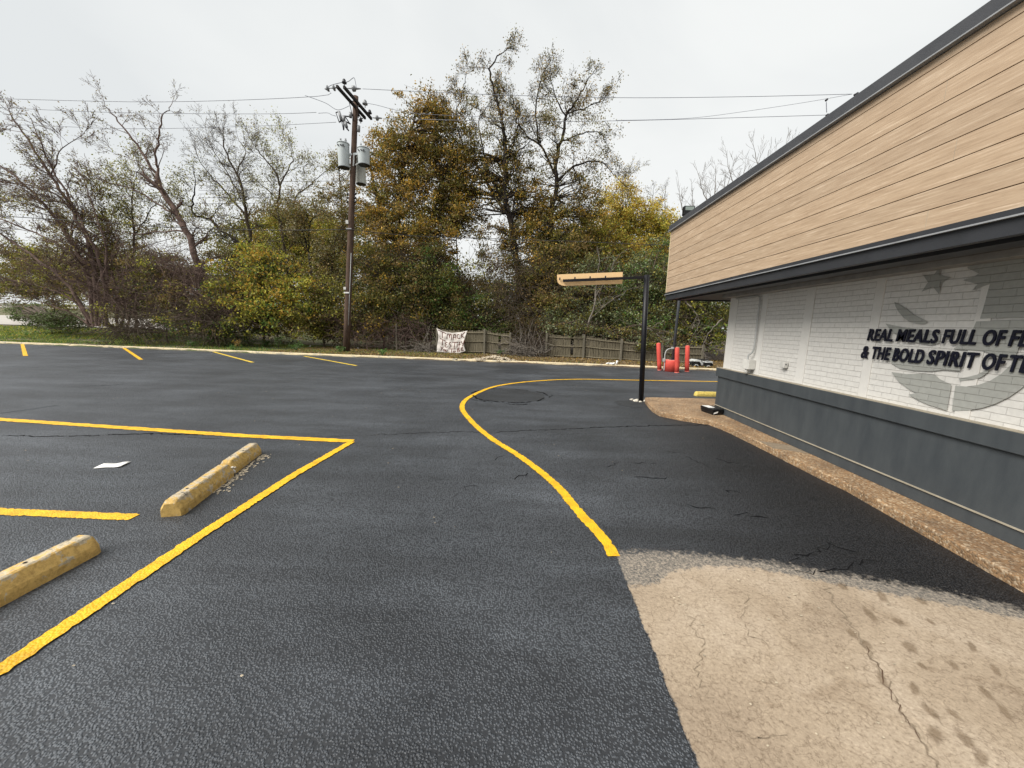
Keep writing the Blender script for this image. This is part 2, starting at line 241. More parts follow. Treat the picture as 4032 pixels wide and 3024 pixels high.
# ground: grass and dirt verge
m,nt,p=newmat('verge_ground'); lk=nt.links.new; t=tcoord(nt)
n=nd(nt,'ShaderNodeTexNoise',Scale=.8,Detail=8,Roughness=.7); lk(t.outputs[0],n.inputs[0])
r=ramp(nt,n,[(.36,(.055,.075,.02)),(.47,(.085,.10,.032)),(.56,(.15,.125,.075)),(.68,(.20,.165,.115))])
n2=nd(nt,'ShaderNodeTexNoise',Scale=25,Detail=6,Roughness=.8); lk(t.outputs[0],n2.inputs[0]); r2=ramp(nt,n2,[(.35,(.45,.45,.45)),(.6,(1.2,1.2,1.2))])
mx=nd(nt,'ShaderNodeMixRGB',_blend_type='MULTIPLY',Fac=.8); lk(r.outputs[0],mx.inputs[1]); lk(r2.outputs[0],mx.inputs[2])
sx=nt.nodes.new('ShaderNodeSeparateXYZ'); lk(t.outputs[0],sx.inputs[0])
mr=nd(nt,'ShaderNodeMapRange'); mr.inputs[1].default_value=-13; mr.inputs[2].default_value=-4; lk(sx.outputs[0],mr.inputs[0])
lit=ramp(nt,n2,[(.3,(.035,.025,.018)),(.55,(.10,.07,.045)),(.75,(.17,.13,.09))])
mxl=nd(nt,'ShaderNodeMixRGB'); lk(mr.outputs[0],mxl.inputs[0]); lk(mx.outputs[0],mxl.inputs[1]); lk(lit.outputs[0],mxl.inputs[2])
lk(mxl.outputs[0],p.inputs['Base Color']); p.inputs['Roughness'].default_value=.95
bp=nd(nt,'ShaderNodeBump',Strength=.8,Distance=.03); lk(n2.outputs[0],bp.inputs['Height']); lk(bp.outputs[0],p.inputs['Normal'])
# leaves: colour of each leaf comes from its own attribute
def leafmat(name,trans=.35):
    m,nt,p=newmat(name); lk=nt.links.new; a=nd(nt,'ShaderNodeAttribute',_attribute_name='leafcol'); lk(a.outputs['Color'],p.inputs['Base Color'])
    p.inputs['Roughness'].default_value=.55; p.inputs['Specular IOR Level'].default_value=.25
    tr=nt.nodes.new('ShaderNodeBsdfTranslucent'); lk(a.outputs['Color'],tr.inputs[0]); ms=nt.nodes.new('ShaderNodeMixShader'); ms.inputs[0].default_value=trans
    o=nt.nodes['Material Output']; lk(p.outputs[0],ms.inputs[1]); lk(tr.outputs[0],ms.inputs[2]); lk(ms.outputs[0],o.inputs[0])
leafmat('leaf')
# ------------------------------------------------------------ object helpers
ORIG={}
def tag(o,label=None,cat=None,group=None,kind=None):
    if label: o['label']=label
    if cat: o['category']=cat
    if group: o['group']=group
    if kind: o['kind']=kind
    return o
def thing(name,label,cat,loc,group=None):
    o=D.objects.new(name,None); COL.objects.link(o); o.location=loc; ORIG[o.name]=Vector(loc); o.empty_display_size=.2
    return tag(o,label,cat,group)
def link(me,name,parent=None,mats=(),smooth=False):
    o=D.objects.new(name,me); COL.objects.link(o)
    for mm in mats: me.materials.append(MATS[mm])
    if parent is not None: o.parent=parent; ORIG[o.name]=ORIG[parent.name]
    else: ORIG[o.name]=Vector((0,0,0))
    return o
class MB:
    def __init__(s): s.v=[]; s.f=[]; s.mi=[]; s.sm=[]
    def add(s,vs,fs,mi=0,sm=False):
        b=len(s.v); s.v+= [tuple(v) for v in vs]; s.f+=[tuple(i+b for i in f) for f in fs]; s.mi+=[mi]*len(fs); s.sm+=[sm]*len(fs); return s
    def box(s,a,b,mi=0):
        x0,y0,z0=a; x1,y1,z1=b
        return s.add([(x0,y0,z0),(x1,y0,z0),(x1,y1,z0),(x0,y1,z0),(x0,y0,z1),(x1,y0,z1),(x1,y1,z1),(x0,y1,z1)],
          [(3,2,1,0),(4,5,6,7),(0,1,5,4),(1,2,6,5),(2,3,7,6),(3,0,4,7)],mi)
    def beam(s,p,q,w,h,up=(0,0,1),mi=0):
        p=Vector(p);q=Vector(q);d=(q-p).normalized();u=Vector(up); r=d.cross(u)
        if r.length<1e-4: r=d.cross(Vector((1,0,0)))
        r.normalize(); u=r.cross(d); vs=[]
        for c in (p,q):
            for a,b in((-1,-1),(1,-1),(1,1),(-1,1)): vs.append(c+r*(a*w/2)+u*(b*h/2))
        return s.add(vs,[(3,2,1,0),(4,5,6,7),(0,1,5,4),(1,2,6,5),(2,3,7,6),(3,0,4,7)],mi)
    def tube(s,pts,rs,n=10,mi=0,sm=True,cap=True):
        pts=[Vector(p) for p in pts]; 
        if not hasattr(rs,'__len__'): rs=[rs]*len(pts)
        vs=[];prev=None
        for i,pnt in enumerate(pts):
            d=(pts[min(i+1,len(pts)-1)]-pts[max(i-1,0)]).normalized()
            if prev is None:
                r=d.cross(Vector((0,0,1)))
                if r.length<.05: r=d.cross(Vector((1,0,0)))
            else: r=prev-d*prev.dot(d)
            r.normalize(); prev=r; u=d.cross(r)
            for k in range(n):
                a=2*math.pi*k/n; vs.append(pnt+(r*math.cos(a)+u*math.sin(a))*rs[i])
        fs=[]
        for i in range(len(pts)-1):
            for k in range(n): k2=(k+1)%n; fs.append((i*n+k,i*n+k2,(i+1)*n+k2,(i+1)*n+k))
        s.add(vs,fs,mi,sm)
        if cap:
            b=len(s.v)-len(vs); s.f+= [tuple(b+k for k in range(n))[::-1], tuple(b+(len(pts)-1)*n+k for k in range(n))]; s.mi+=[mi]*2; s.sm+=[False]*2
        return s
    def prism(s,poly,n,mi=0):  # poly: 3D points, extruded by vector n
        n=Vector(n); k=len(poly); P=[Vector(p) for p in poly]; vs=P+[p+n for p in P]
        fs=[tuple(range(k)),tuple(range(2*k-1,k-1,-1))]+[(i,i+k,(i+1)%k+k,(i+1)%k) for i in range(k)]
        return s.add(vs,fs,mi)
    def build(s,name,mat,parent=None,bevel=0):
        o0=ORIG[parent.name] if parent is not None else Vector((0,0,0))
        me=D.meshes.new(name); me.from_pydata([(v[0]-o0[0],v[1]-o0[1],v[2]-o0[2]) for v in s.v],[],s.f)
        mats=mat if isinstance(mat,(list,tuple)) else [mat]
        o=link(me,name,parent,mats)
        me.polygons.foreach_set('material_index',s.mi); me.polygons.foreach_set('use_smooth',s.sm)
        bm=bmesh.new(); bm.from_mesh(me); bmesh.ops.recalc_face_normals(bm,faces=bm.faces)
        bm.to_mesh(me); bm.free()
        if bevel:
            b=o.modifiers.new('bevel','BEVEL'); b.width=bevel; b.segments=2; b.limit_method='ANGLE'
        return o
def struct(o,label=None,cat=None): return tag(o,label,cat,kind='structure')
def ribbon(pts,w,z,jit=.004,step=.06,endtaper=False):
    """flat strip along a polyline with slightly uneven edges"""
    P=[Vector((p[0],p[1],0)) for p in pts]; res=[P[0]]
    for a,b in zip(P,P[1:]):
        k=max(1,int((b-a).length/step))
        for i in range(1,k+1): res.append(a.lerp(b,i/k))
    mb=MB(); vs=[]
    for i,q in enumerate(res):
        d=(res[min(i+1,len(res)-1)]-res[max(i-1,0)]).normalized(); nrm=Vector((-d.y,d.x,0)); ww=w[0]+(w[1]-w[0])*i/(len(res)-1) if hasattr(w,'__len__') else w
        if endtaper: ww*=min(1,6*min(i,len(res)-1-i)/len(res)+.1)
        for sgn in (1,-1):
            t=q+nrm*sgn*(ww/2+random.gauss(0,jit)); vs.append((t.x,t.y,z))
    mb.add(vs,[(2*i,2*i+1,2*i+3,2*i+2) for i in range(len(res)-1)]); return mb
def spline(pts,n=8):
    out=[]; P=[Vector(p) for p in pts]
    for i in range(len(P)-1):
        p0=P[max(i-1,0)];p1=P[i];p2=P[i+1];p3=P[min(i+2,len(P)-1)]
        for k in range(n):
            t=k/n; out.append(.5*((2*p1)+(p2-p0)*t+(2*p0-5*p1+4*p2-p3)*t*t+(3*p1-p0-3*p2+p3)*t**3))
    out.append(P[-1]); return out
# ------------------------------------------------------------ setting
KERB=[(-90,25.5),(-60,23.4),(-45,22.2),(-31.2,20.95),(-22.8,20.2),(-17,19.6),(-11.5,19.0),(-6.06,18.6),(-.78,18.1),(3.68,17.75),(8.76,17.15),(16,16.3),(40,13.6)]
def kerbY(x): return float(np.interp(x,[k[0] for k in KERB],[k[1] for k in KERB]))
def gz(x,y):
    s=y-kerbY(x)
    if s<0: return -.08
    b=.085
    wl=min(1,max(0,(-16-x)/10)); wl=wl*wl*(3-2*wl)
    rise=float(np.interp(s,[0,4,8,18,28,32,60,200],[0,.03,.5,1.4,2.45,2.95,4.0,6]))
    return b+wl*rise+.008*math.sin(x*1.3)*math.sin(y*1.7)*min(1,s)
xs=list(np.concatenate([np.linspace(-900,-90,8)[:-1],np.arange(-90,30,1.0),np.linspace(30,900,9)])); ss=[-900,-60,-8,-.02,.02,.3,.6,1,1.5,2,3,4,5,6,7,8,10,12,14,16,18,20,22,24,26,28,30,32,36,42,50,60,80,120,200,900]
vs=[];fs=[]
for x in xs:
    ky=kerbY(x)
    for s_ in ss: y=ky+s_; vs.append((x,y,gz(x,y)))
ns=len(ss)
for i in range(len(xs)-1):
    for j in range(ns-1): a=i*ns+j; fs.append((a,a+ns,a+ns+1,a+1))
struct(MB().add(vs,fs,0,True).build('ground','verge_ground'))
# parking lot sheet, follows the kerb
mb=MB(); k=[(x,kerbY(x)+.02) for x in (-90,-60,-45,-31.2,-22.8,-17,-11.5,-6.06,-.78,3.68,8.76,16,40)]
vs=[];fs=[]
for i,(x,y) in enumerate(k): vs+=[(x,-40,0),(x,y,0)]
fs=[(2*i,2*i+2,2*i+3,2*i+1) for i in range(len(k)-1)]
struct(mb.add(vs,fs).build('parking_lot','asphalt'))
# kerb
def kerb_mesh():
    mb=MB(); pts=spline([(x,kerbY(x),0) for x in np.linspace(-88,38,64)],4); vs=[]
    prof=[(0,-.05),(.012,.085),(.035,.105),(.14,.11),(.165,.09),(.165,-.05)]
    for i,p in enumerate(pts):
        d=(pts[min(i+1,len(pts)-1)]-pts[max(i-1,0)]).normalized(); nrm=Vector((-d.y,d.x,0)); 
        for a,z in prof: 
            q=p+nrm*(a+random.gauss(0,.004)); vs.append((q.x,q.y,z+random.gauss(0,.004) if z>0 else z))
    n=len(prof); fs=[(i*n+j,(i+1)*n+j,(i+1)*n+j+1,i*n+j+1) for i in range(len(pts)-1) for j in range(n-1)]
    return mb.add(vs,fs)
struct(kerb_mesh().build('kerb','kerb_concrete'))
# distant street, grass and pavement on the slope at far left
def draped(name,mat,s0,s1,x0,x1,lift):
    X=np.linspace(x0,x1,60); SS=np.linspace(s0,s1,8); vs=[];fs=[]
    for x in X:
        for q in SS: y=kerbY(x)+q; vs.append((x,y,gz(x,y)+lift))
    for i in range(59):
        for j in range(7): a=i*8+j; fs.append((a,a+8,a+9,a+1))
    return struct(MB().add(vs,fs,0,True).build(name,mat))
draped('road','pale_pavement',9.5,18,-200,-24,.06)
draped('pavement','pale_pavement',28,33,-200,-24,.06)
# concrete apron
X0,X1,Y0,Y1=.77,4.0,-6.0,3.2
def ledge(x): return float(np.interp(x,[.7,.9,1.3,2.0,2.43,3.0,3.36,4.2],[2.74,2.80,2.82,2.74,2.64,2.50,2.36,2.1]))
def lthin(x): return float(np.interp(x,[.7,.86,1.0,1.15,1.44,1.75,2.05,2.39,2.61,2.8,4.2],[2.36,2.40,2.44,2.58,2.66,2.68,2.60,2.50,2.44,2.4,2.0]))
nx=150; yy=np.concatenate([np.linspace(Y0,1.4,10)[:-1],np.linspace(1.4,Y1,50)]); vs=[];fs=[];coat=[];thn=[]
for i in range(nx+1):
    x=X0+(X1-X0)*(i/nx)**1.6
    for y in yy:
        vs.append((x,float(y),.004)); coat.append(max(y-ledge(x),-.22*1.0 if False else -9)); thn.append(y-lthin(x))
ny=len(yy)
for i in range(nx):
    for j in range(ny-1): a=i*ny+j; fs.append((a,a+ny,a+ny+1,a+1))
sl_=MB().add(vs,fs).build('concrete_apron','concrete_apron'); struct(sl_)
coat=[max(c,-.1) if x[0]>.9 else max(c, .06-(x[0]-.77)*6) for c,x in zip(coat,vs)]
a=sl_.data.attributes.new('coat','FLOAT','POINT'); a.data.foreach_set('value',coat)
a=sl_.data.attributes.new('thin','FLOAT','POINT'); a.data.foreach_set('value',thn)
# walkway (raised, exposed aggregate)
OUT=[(3.50,-6),(3.55,1.5),(3.62,2.55),(3.776,4.23),(3.744,4.52),(3.723,5.82),(3.694,6.57),(3.66,6.85),(3.60,7.12),(3.196,7.37),(2.86,7.72),(2.84,8.1),(2.90,8.6),(2.98,9.1),(3.06,9.36),(3.2,9.42),(4.9,9.5),(16,9.9),(16,-6)]
mb=MB(); pl=[(x,y,.1) for x,y in OUT]; mb.prism([(x,y,-.02) for x,y in OUT],(0,0,.12))
wk=mb.build('walkway','exposed_aggregate'); struct(wk)
bv=wk.modifiers.new('b','BEVEL'); bv.width=.02; bv.segments=3; bv.limit_method='ANGLE'
# concrete repair strip on the walkway
struct(MB().prism([(3.735,5.82,.094),(4.10,5.62,.094),(4.10,5.25,.094),(3.735,5.45,.094)],(0,0,.01)).build('pavement_patch','patch_mortar'))
# asphalt patch with ragged rim
pc=gp(1101,859); 
def blob(cx,cy,rx,ry,z,n=60,j=.06,rot=0):
    vs=[]; ph=random.random()*9
    for k in range(n):
        a=2*math.pi*k/n; r=1+j*math.sin(3*a+ph)+j*.7*math.sin(7*a+ph*2)+random.gauss(0,j*.25); x=rx*r*math.cos(a); y=ry*r*math.sin(a)
        vs.append((cx+x*math.cos(rot)-y*math.sin(rot),cy+x*math.sin(rot)+y*math.cos(rot),z))
    return MB().add(vs,[tuple(range(n))])
struct(blob(-.40,9.6,.93,.93,.004,90,.045).build('parking_lot_patch','asphalt_patch'))
for a0_,a1_,w_,rr_ in [(-3.0,-2.2,.05,.97),(-2.25,-1.5,.035,1.0),(-1.55,-.9,.05,.96),(-.8,-.3,.03,.98),(.1,.7,.035,.97),(1.0,1.5,.02,.96),(2.5,3.1,.045,.97),(1.8,2.2,.02,1.0),(-2.6,-1.9,.02,1.13),(-1.6,-1.1,.025,1.16),(-.2,.2,.02,1.1)]:
    rim=[(-.40+rr_*math.cos(a)*(1+.05*math.sin(5*a)+.02*math.sin(17*a)),9.6+rr_*math.sin(a)*(1+.05*math.sin(4*a)+.02*math.sin(13*a))) for a in np.linspace(a0_,a1_,24)]
    struct(ribbon(rim,w_,.008,.016,.04,True).build('asphalt_crack','crack'))
struct(blob(2.75,8.95,.55,.42,.004).build('parking_lot_patch','asphalt_patch'))
# painted lines
def pline(name,px,w,mat='yellow_paint',z=.006,jit=.006): 
    pts=[gp(*p) for p in px] if isinstance(px[0][0],(int,float)) and px[0][0]>60 or True else px
    return struct(ribbon(pts,w,z,jit).build(name,mat))
LA=[(-14.5,6.6),tuple(gp(0,906.5)[:2]),tuple(gp(530,942)[:2]),tuple(gp(762,953.5)[:2])]
struct(ribbon(LA,.15,.006,.006).build('painted_line','yellow_paint'))
c0=gp(760,955); LB=[tuple(c0[:2]),tuple(gp(640,1024)[:2]),tuple(gp(430,1160)[:2]),tuple(gp(215,1305)[:2]),tuple(gp(0,1450)[:2]),(-3.0,.2)]
struct(ribbon(LB,.105,.010,.0045,.022).build('painted_line','yellow_paint'))
struct(ribbon([(-9.5,3.35),tuple(gp(0,1106)[:2]),tuple(gp(290,1118)[:2])],.11,.006,.0045,.022).build('painted_line','yellow_paint'))
for a,b in [((48,742.5),(55,769)),((267,751.5),(305,777)),((461,760),(546,783)),((657,769.5),(770,790))]:
    struct(ribbon([gp(*a),gp(*b)],.13,.006,.006).build('painted_line','pale_yellow_paint' if a[0]>400 else 'yellow_paint'))
CV=spline([gp(*p) for p in [(1640,826),(1545,824.5),(1400,822),(1250,819.5),(1150,824),(1070,835),(1015,858),(998,880),(1018,910),(1058,945),(1128,990),(1197,1045),(1253,1110),(1303,1165),(1326,1203)]],6)
struct(ribbon(CV,(.13,.10),.008,.005,.024).build('painted_line','yellow_paint'))
struct(ribbon([gp(0,893),gp(60,885),gp(128,875)],.05,.005,.01).build('chalk_mark','scuff'))
# cracks in the sealcoat
def crack(px,w=.02,j=.02,z=.003):
    w*=.62; j*=1.0
    P=[gp(*p) for p in px]; res=[]
    for a,b in zip(P,P[1:]):
        k=max(2,int((b-a).length/.05))
        for i in range(k): q=a.lerp(b,i/k); res.append((q.x+random.gauss(0,j),q.y+random.gauss(0,j)))
    res.append(tuple(P[-1][:2])); return struct(ribbon(res,w,z,w*.3,.2,True).build('asphalt_crack','crack'))
crack([(0,941),(90,943),(180,942),(300,937),(420,939),(530,942)],.045)
crack([(390,944),(470,948),(560,945)],.012); crack([(565,946),(700,944),(790,940)],.008)
crack([(790,941),(900,936),(1000,932),(1060,936)],.02); crack([(1060,936),(1130,930),(1210,928)],.028); crack([(1210,928),(1300,923),(1400,920),(1500,918),(1590,918)],.045,.015)
crack([(1065,994),(1090,984)],.02); crack([(1108,1036),(1140,1022)],.02); crack([(1305,1011),(1340,998)],.015)
crack([(1000,1098-40),(1030,1050)],.012); crack([(1080,955),(1160,940),(1300,935)],.006)
for a,b in [((1478,985),(1535,1010)),((1545,992),(1600,1000)),((1560,1058),(1600,1066)),((1585,1110),(1660,1120)),((1440,975),(1480,980)),((1360,1000),(1420,1003)),((1370,1030),(1440,1032)),((1480,1088),(1545,1100)),((0,792),(95,795)),((60,808),(240,812)),((160,835),(300,828)),((1310,832),(1380,835)),((1460,845),(1540,850)),((1345,877),(1390,872))]:
    crack([a,((a[0]+b[0])/2,(a[1]+b[1])/2+random.uniform(-3,3)),b],random.uniform(.012,.03),.025)
crack([(1700,1205),(1760,1195),(1800,1180),(1850,1195)],.02,.02,.008); crack([(1740,1240),(1820,1225),(1900,1215)],.016,.02,.008)
def seam(px,w,mat='groove_dark',z=.0085): return struct(ribbon([gp(*p) for p in px],w,z,w*.3,.05).build('apron_crack',mat))
def jag(px,k=7,j=5):
    out=[]
    for (x0,y0),(x1,y1) in zip(px,px[1:]):
        for i in range(k): out.append((x0+(x1-x0)*i/k+random.gauss(0,j),y0+(y1-y0)*i/k+random.gauss(0,j*.4)))
    return out+[px[-1]]
seam(jag([(1775,1265),(1800,1300),(1835,1345),(1870,1400),(1905,1460),(1940,1530),(1990,1600),(2040,1680)]),.007,'patch_mortar')
seam(jag([(1870,1400),(1905,1462),(1945,1535),(1985,1600)]),.003,'groove_dark',.0115)
for px in ([(1490,1330),(1520,1400),(1500,1450),(1540,1520)],[(1620,1290),(1600,1350),(1660,1400)],[(1560,1560),(1620,1600),(1700,1590)]): seam(jag(px,9,6),.0028,'patch_mortar')
# damp patches and footprints on the apron: thin dark stains with their own shape
m,nt,p=newmat('damp_concrete'); lk=nt.links.new; t=tcoord(nt); n=nd(nt,'ShaderNodeTexNoise',Scale=30,Detail=5); lk(t.outputs[0],n.inputs[0]); r=ramp(nt,n,[(.35,(.16,.11,.065)),(.65,(.25,.18,.115))]); lk(r.outputs[0],p.inputs['Base Color'])
p.inputs['Roughness'].default_value=.75
am=nd(nt,'ShaderNodeAttribute',_attribute_name='edge'); mm_=nd(nt,'ShaderNodeMapRange'); mm_.inputs[1].default_value=0; mm_.inputs[2].default_value=.8; mm_.inputs[4].default_value=.42; lk(am.outputs['Fac'],mm_.inputs[0]); lk(mm_.outputs[0],p.inputs['Alpha'])
spots=[(1820,1268,30,7),(1905,1290,36,9),(1990,1300,30,8),(1880,1330,40,9),(2010,1345,22,7),(1840,1370,30,7),(1870,1395,34,8),(1965,1400,40,10),(1905,1470,34,12),(1975,1490,34,10),(2010,1540,38,14),(2060,1545,30,12),(2020,1590,44,16),(2085,1600,44,18),(2120,1640,40,14),(2130,1500,34,10),(2170,1540,36,10),(2060,1440,26,8),(1990,1440,24,8),(2100,1400,30,7),(1940,1345,30,7),(2150,1450,30,7)]
for (x,y,a,b) in spots:
    c=gp(x,y); e=gp(x+a,y); rr=(e-c).length*.62; mb=MB(); n_=24; vs=[(c.x,c.y,.0075)]; rot=random.uniform(.7,1.2)
    for rg,k_ in ((.5,1),(1,2)):
        for q in range(n_):
            an=2*math.pi*q/n_; r0=rr*rg*(1+.18*math.sin(2*an+x)+.1*math.sin(5*an)); X_=r0*math.cos(an); Y_=r0*.5*math.sin(an)
            vs.append((c.x+X_*math.cos(rot)-Y_*math.sin(rot),c.y+X_*math.sin(rot)+Y_*math.cos(rot),.0075))
    fs=[(0,1+q,1+(q+1)%n_) for q in range(n_)]+[(1+q,1+n_+q,1+n_+(q+1)%n_,1+(q+1)%n_) for q in range(n_)]
    o=mb.add(vs,fs).build('damp_stain','damp_concrete'); struct(o)
    at_=o.data.attributes.new('edge','FLOAT','POINT'); at_.data.foreach_set('value',[1]+[.8]*n_+[0]*n_)
# ------------------------------------------------------------ restaurant building
XW=4.13; YF=8.0; YB=-6.0; XE=16.0; XF=3.33; YFF=9.3
bld=thing('restaurant','white brick restaurant with slate grey base and tan plank fascia under a flat roof','building',(XW,YF,.1))
MB().box((XW+.02,YB,.1),(XE,YF-.15,2.6)).build('wall','white_brick',bld)
mb=MB(); mb.box((XW-.02,YB,.1),(XE+.02,YF,.86)); wsc=mb.build('wainscot','slate_paint',bld,.004)
MB().box((XW-.055,YB,.86),(XE,YF+.035,1.036)).build('cap_board','slate_paint',bld,.006)
MB().box((XW-.052,YB,1.037),(XE,YF+.03,1.047)).build('sill_strip','beige_trim',bld)
MB().box((XW-.036,YB,.242),(XW-.021,YF,.254)).build('trim_strip','beige_trim',bld)
PIL=[(7.62,7.852),(6.70,6.85),(5.64,5.80),(4.585,4.70),(3.525,3.645),(2.46,2.58),(1.4,1.52),(.34,.46),(-.7,-.58),(-1.8,-1.68),(-2.9,-2.78),(-4,-3.88),(-5.1,-4.98)]
for a_,b_ in PIL: MB().box((XW+.008,a_,1.048),(XW+.02,b_,2.47)).build('pilaster','white_board',bld,.003)
MB().box((XW+.004,YF-.149,1.048),(XE,YF-.12,2.47)).build('corner_board','white_board',bld)
# soffit, fascia, plank cladding, coping
MB().box((XF+.06,YB,2.535),(XE,YFF-.06,2.60)).build('soffit','soffit_paint',bld)
MB().box((XW-.16,YB,2.468),(XW+.019,YF-.1,2.534)).build('frieze_board','soffit_trim',bld,.004)
MB().box((XW-.60,YB,2.50),(XW-.40,YFF-.30,2.534)).build('soffit_batten','charcoal_metal',bld)
mb=MB(); mb.box((XF,YB,2.505),(XF+.055,YFF,2.625)); mb.box((XF+.056,YFF-.055,2.505),(XE,YFF,2.625)); mb.build('fascia','charcoal_metal',bld,.004)
mb=MB(); mb.box((XF-.03,YB,2.626),(XF+.05,YFF+.03,2.638)); mb.build('drip_edge','light_metal',bld)
mb=MB(); mb.box((XF-.012,YB,2.639),(XF+.05,YFF+.012,2.684)); mb.build('gutter_channel','charcoal_metal',bld)
# plank cladding with recessed joints: real boards
mb=MB(); z=2.685; bh=.1665; gap=.008; zs=[]
while z<4.08: zs.append((z,min(z+bh-gap,4.085))); z+=bh
for (a_,b_) in zs:
    mb.box((XF,YB,a_),(XF+.018,YFF-.001,b_)); mb.box((XF+.018,YFF-.02,a_),(XE,YFF-.001,b_))
mb.build('plank_cladding','plank_cladding',bld)
MB().box((XF+.011,YB,2.685),(XE-.01,YFF-.012,4.08)).build('cladding_backing','groove_dark',bld)
MB().box((XF-.004,YFF-.002,2.685),(XF+.02,YFF+.014,4.085)).build('corner_trim','cream_edge',bld)
for yj,k0 in ((3.42,0),(3.30,3),(3.46,6),(5.9,2),(6.05,5),(7.3,1)):   # butt joints between boards
    a_,b_=zs[k0]; MB().box((XF-.0006,yj,a_),(XF+.002,yj+.0025,b_)).build('board_joint','beige_trim',bld)
mb=MB(); mb.box((XF-.045,YB,4.106),(XF+.25,YFF+.045,4.222)); mb.box((XF+.251,YFF-.25,4.106),(XE,YFF+.045,4.222)); mb.build('coping','coping_metal',bld,.006)
MB().box((XF-.052,YB,4.092),(XF+.02,YFF+.05,4.104)).build('coping_edge','light_metal',bld)
MB().box((XF+.26,YB,3.7),(XE-.1,YFF-.26,4.05)).build('roof','roof_membrane',bld)
# conduit, junction boxes
cd_=MB(); cd_.tube(spline([(XW-.03,7.62,2.44),(XW-.03,7.2,2.44),(XW-.03,6.93,2.435),(XW-.03,6.86,2.38),(XW-.03,6.85,2.2),(XW-.03,6.845,1.7),(XW-.03,6.85,1.52),(XW-.04,6.87,1.44),(XW-.07,6.92,1.38),(XW-.07,6.93,1.30)],5),.014,8)
cond=cd_.build('conduit','pipe_grey',bld)
jb=MB().box((XW-.12,6.80,1.135),(XW+.005,7.0,1.305)).build('junction_box','box_grey',bld,.006); MB().tube([(XW-.07,6.92,1.135),(XW-.07,6.92,1.05)],.03,10).build('pipe_hub','box_grey',jb)
jb2=MB().box((XW-.055,5.98,1.255),(XW+.005,6.09,1.345)).build('outlet_box','box_grey',bld,.005)
MB().tube([(XW-.03,5.979,1.31),(XW-.03,5.972,1.31)],.009,10).build('outlet_knob','dark_steel',jb2)
# grey painted emblem, traced on the wall plane
def wallpts(px): 
    out=[]
    for x,y in px: q=atX(*crop(x,y,3300,950,2.0738),XW+.0055); out.append((XW+.0055,q.y,q.z))
    return out
def mural(px): MB().prism(wallpts(px),(-.0015,0,0)).build('painted_emblem','grey_mural_paint',bld)
mural([(835,200),(828,278),(922,295),(838,340),(825,432),(775,372),(683,412),(735,335),(693,272),(780,278)])
mural([(460,495),(500,515),(560,555),(620,600),(690,635),(732,660),(700,675),(640,672),(580,655),(530,620),(490,570),(468,530)])
mural([(388,672),(470,690),(560,705),(640,716),(720,720),(800,740),(838,760),(830,830),(760,850),(640,828),(540,800),(470,760),(425,720)])
mural([(420,975),(440,1000),(500,1035),(620,1055),(760,1062),(860,1050),(1000,1062),(990,960),(860,930),(700,930),(560,905),(440,880),(400,930)])
mural([(436,1068),(560,1085),(700,1078),(790,1088),(830,1125),(880,1150),(925,1170),(888,1382),(830,1362),(740,1335),(650,1295),(575,1250),(640,1240),(560,1195),(490,1140)])
mural([(958,1180),(1050,1186),(1150,1172),(1240,1140),(1330,1085),(1410,1010),(1440,940),(1600,900),(1600,1100),(1500,1200),(1400,1270),(1290,1325),(1180,1360),(1060,1382),(960,1384),(930,1382)])
mural([(985,1120),(1060,1108),(1140,1088),(1210,1050),(1240,1025),(1225,1070),(1170,1110),(1100,1132),(1000,1142)])
mural([(1055,210),(1130,190),(1108,172),(1200,160),(1290,140),(1400,120),(1600,90),(1600,620),(1400,622),(1160,632),(1200,500),(1240,350),(1180,370),(1095,402),(1140,350),(1020,318),(1110,290),(1150,262),(1060,222)])
mural([(1130,655),(1300,648),(1600,640),(1600,880),(1480,860),(1440,960),(1380,960),(1200,900),(940,880),(1050,800),(1100,720)])
# raised dark lettering
def text_mesh(body,size,shear,off,ext):
    c=D.curves.new('lettering','FONT'); c.body=body; c.size=size; c.shear=shear; c.offset=off; c.extrude=ext; c.space_character=1.10; c.space_word=.62; c.resolution_u=4
    o=D.objects.new('tmp_text',c); COL.objects.link(o); bpy.context.view_layer.update()
    dg=bpy.context.evaluated_depsgraph_get(); me=D.meshes.new_from_object(o.evaluated_get(dg)); D.objects.remove(o); D.curves.remove(c); return me
def letters(words,zbot,zh):
    for body,ya,yb in words:
        me0=text_mesh(body,1,.14,.004,.02); bmm=bmesh.new()
        for k in range(9):
            sh=Vector((0,0,0)) if k==8 else Vector((.030*math.cos(k*math.pi/4),.022*math.sin(k*math.pi/4),.0006*(k+1))); me0.transform(Matrix.Translation(sh)); bmm.from_mesh(me0); me0.transform(Matrix.Translation(-sh))
        me=D.meshes.new('lettering'); bmm.to_mesh(me); bmm.free(); n=len(me.vertices); a=np.zeros(n*3); me.vertices.foreach_get('co',a); a=a.reshape(-1,3)
        x0,x1=a[:,0].min(),a[:,0].max(); z0,z1=a[:,1].min(),a[:,1].max()
        yb=ya+(yb-ya)*.955; Y=ya+(a[:,0]-x0)/(x1-x0)*(yb-ya); Z=zbot+(a[:,1]-z0)/(z1-z0)*zh; X=XW-.009-a[:,2]*.25
        b=np.stack([X,Y,Z],1)-np.array(ORIG[bld.name]); me.vertices.foreach_set('co',b.reshape(-1)); me.update(); me.materials.clear()
        bm=bmesh.new(); bm.from_mesh(me); bmesh.ops.recalc_face_normals(bm,faces=bm.faces); bm.to_mesh(me); bm.free()
        link(me,'lettering',bld,['letter_navy'])
def ly(x): return atX(*crop(x,600,2800,1000,1.7955),XW-.03).y
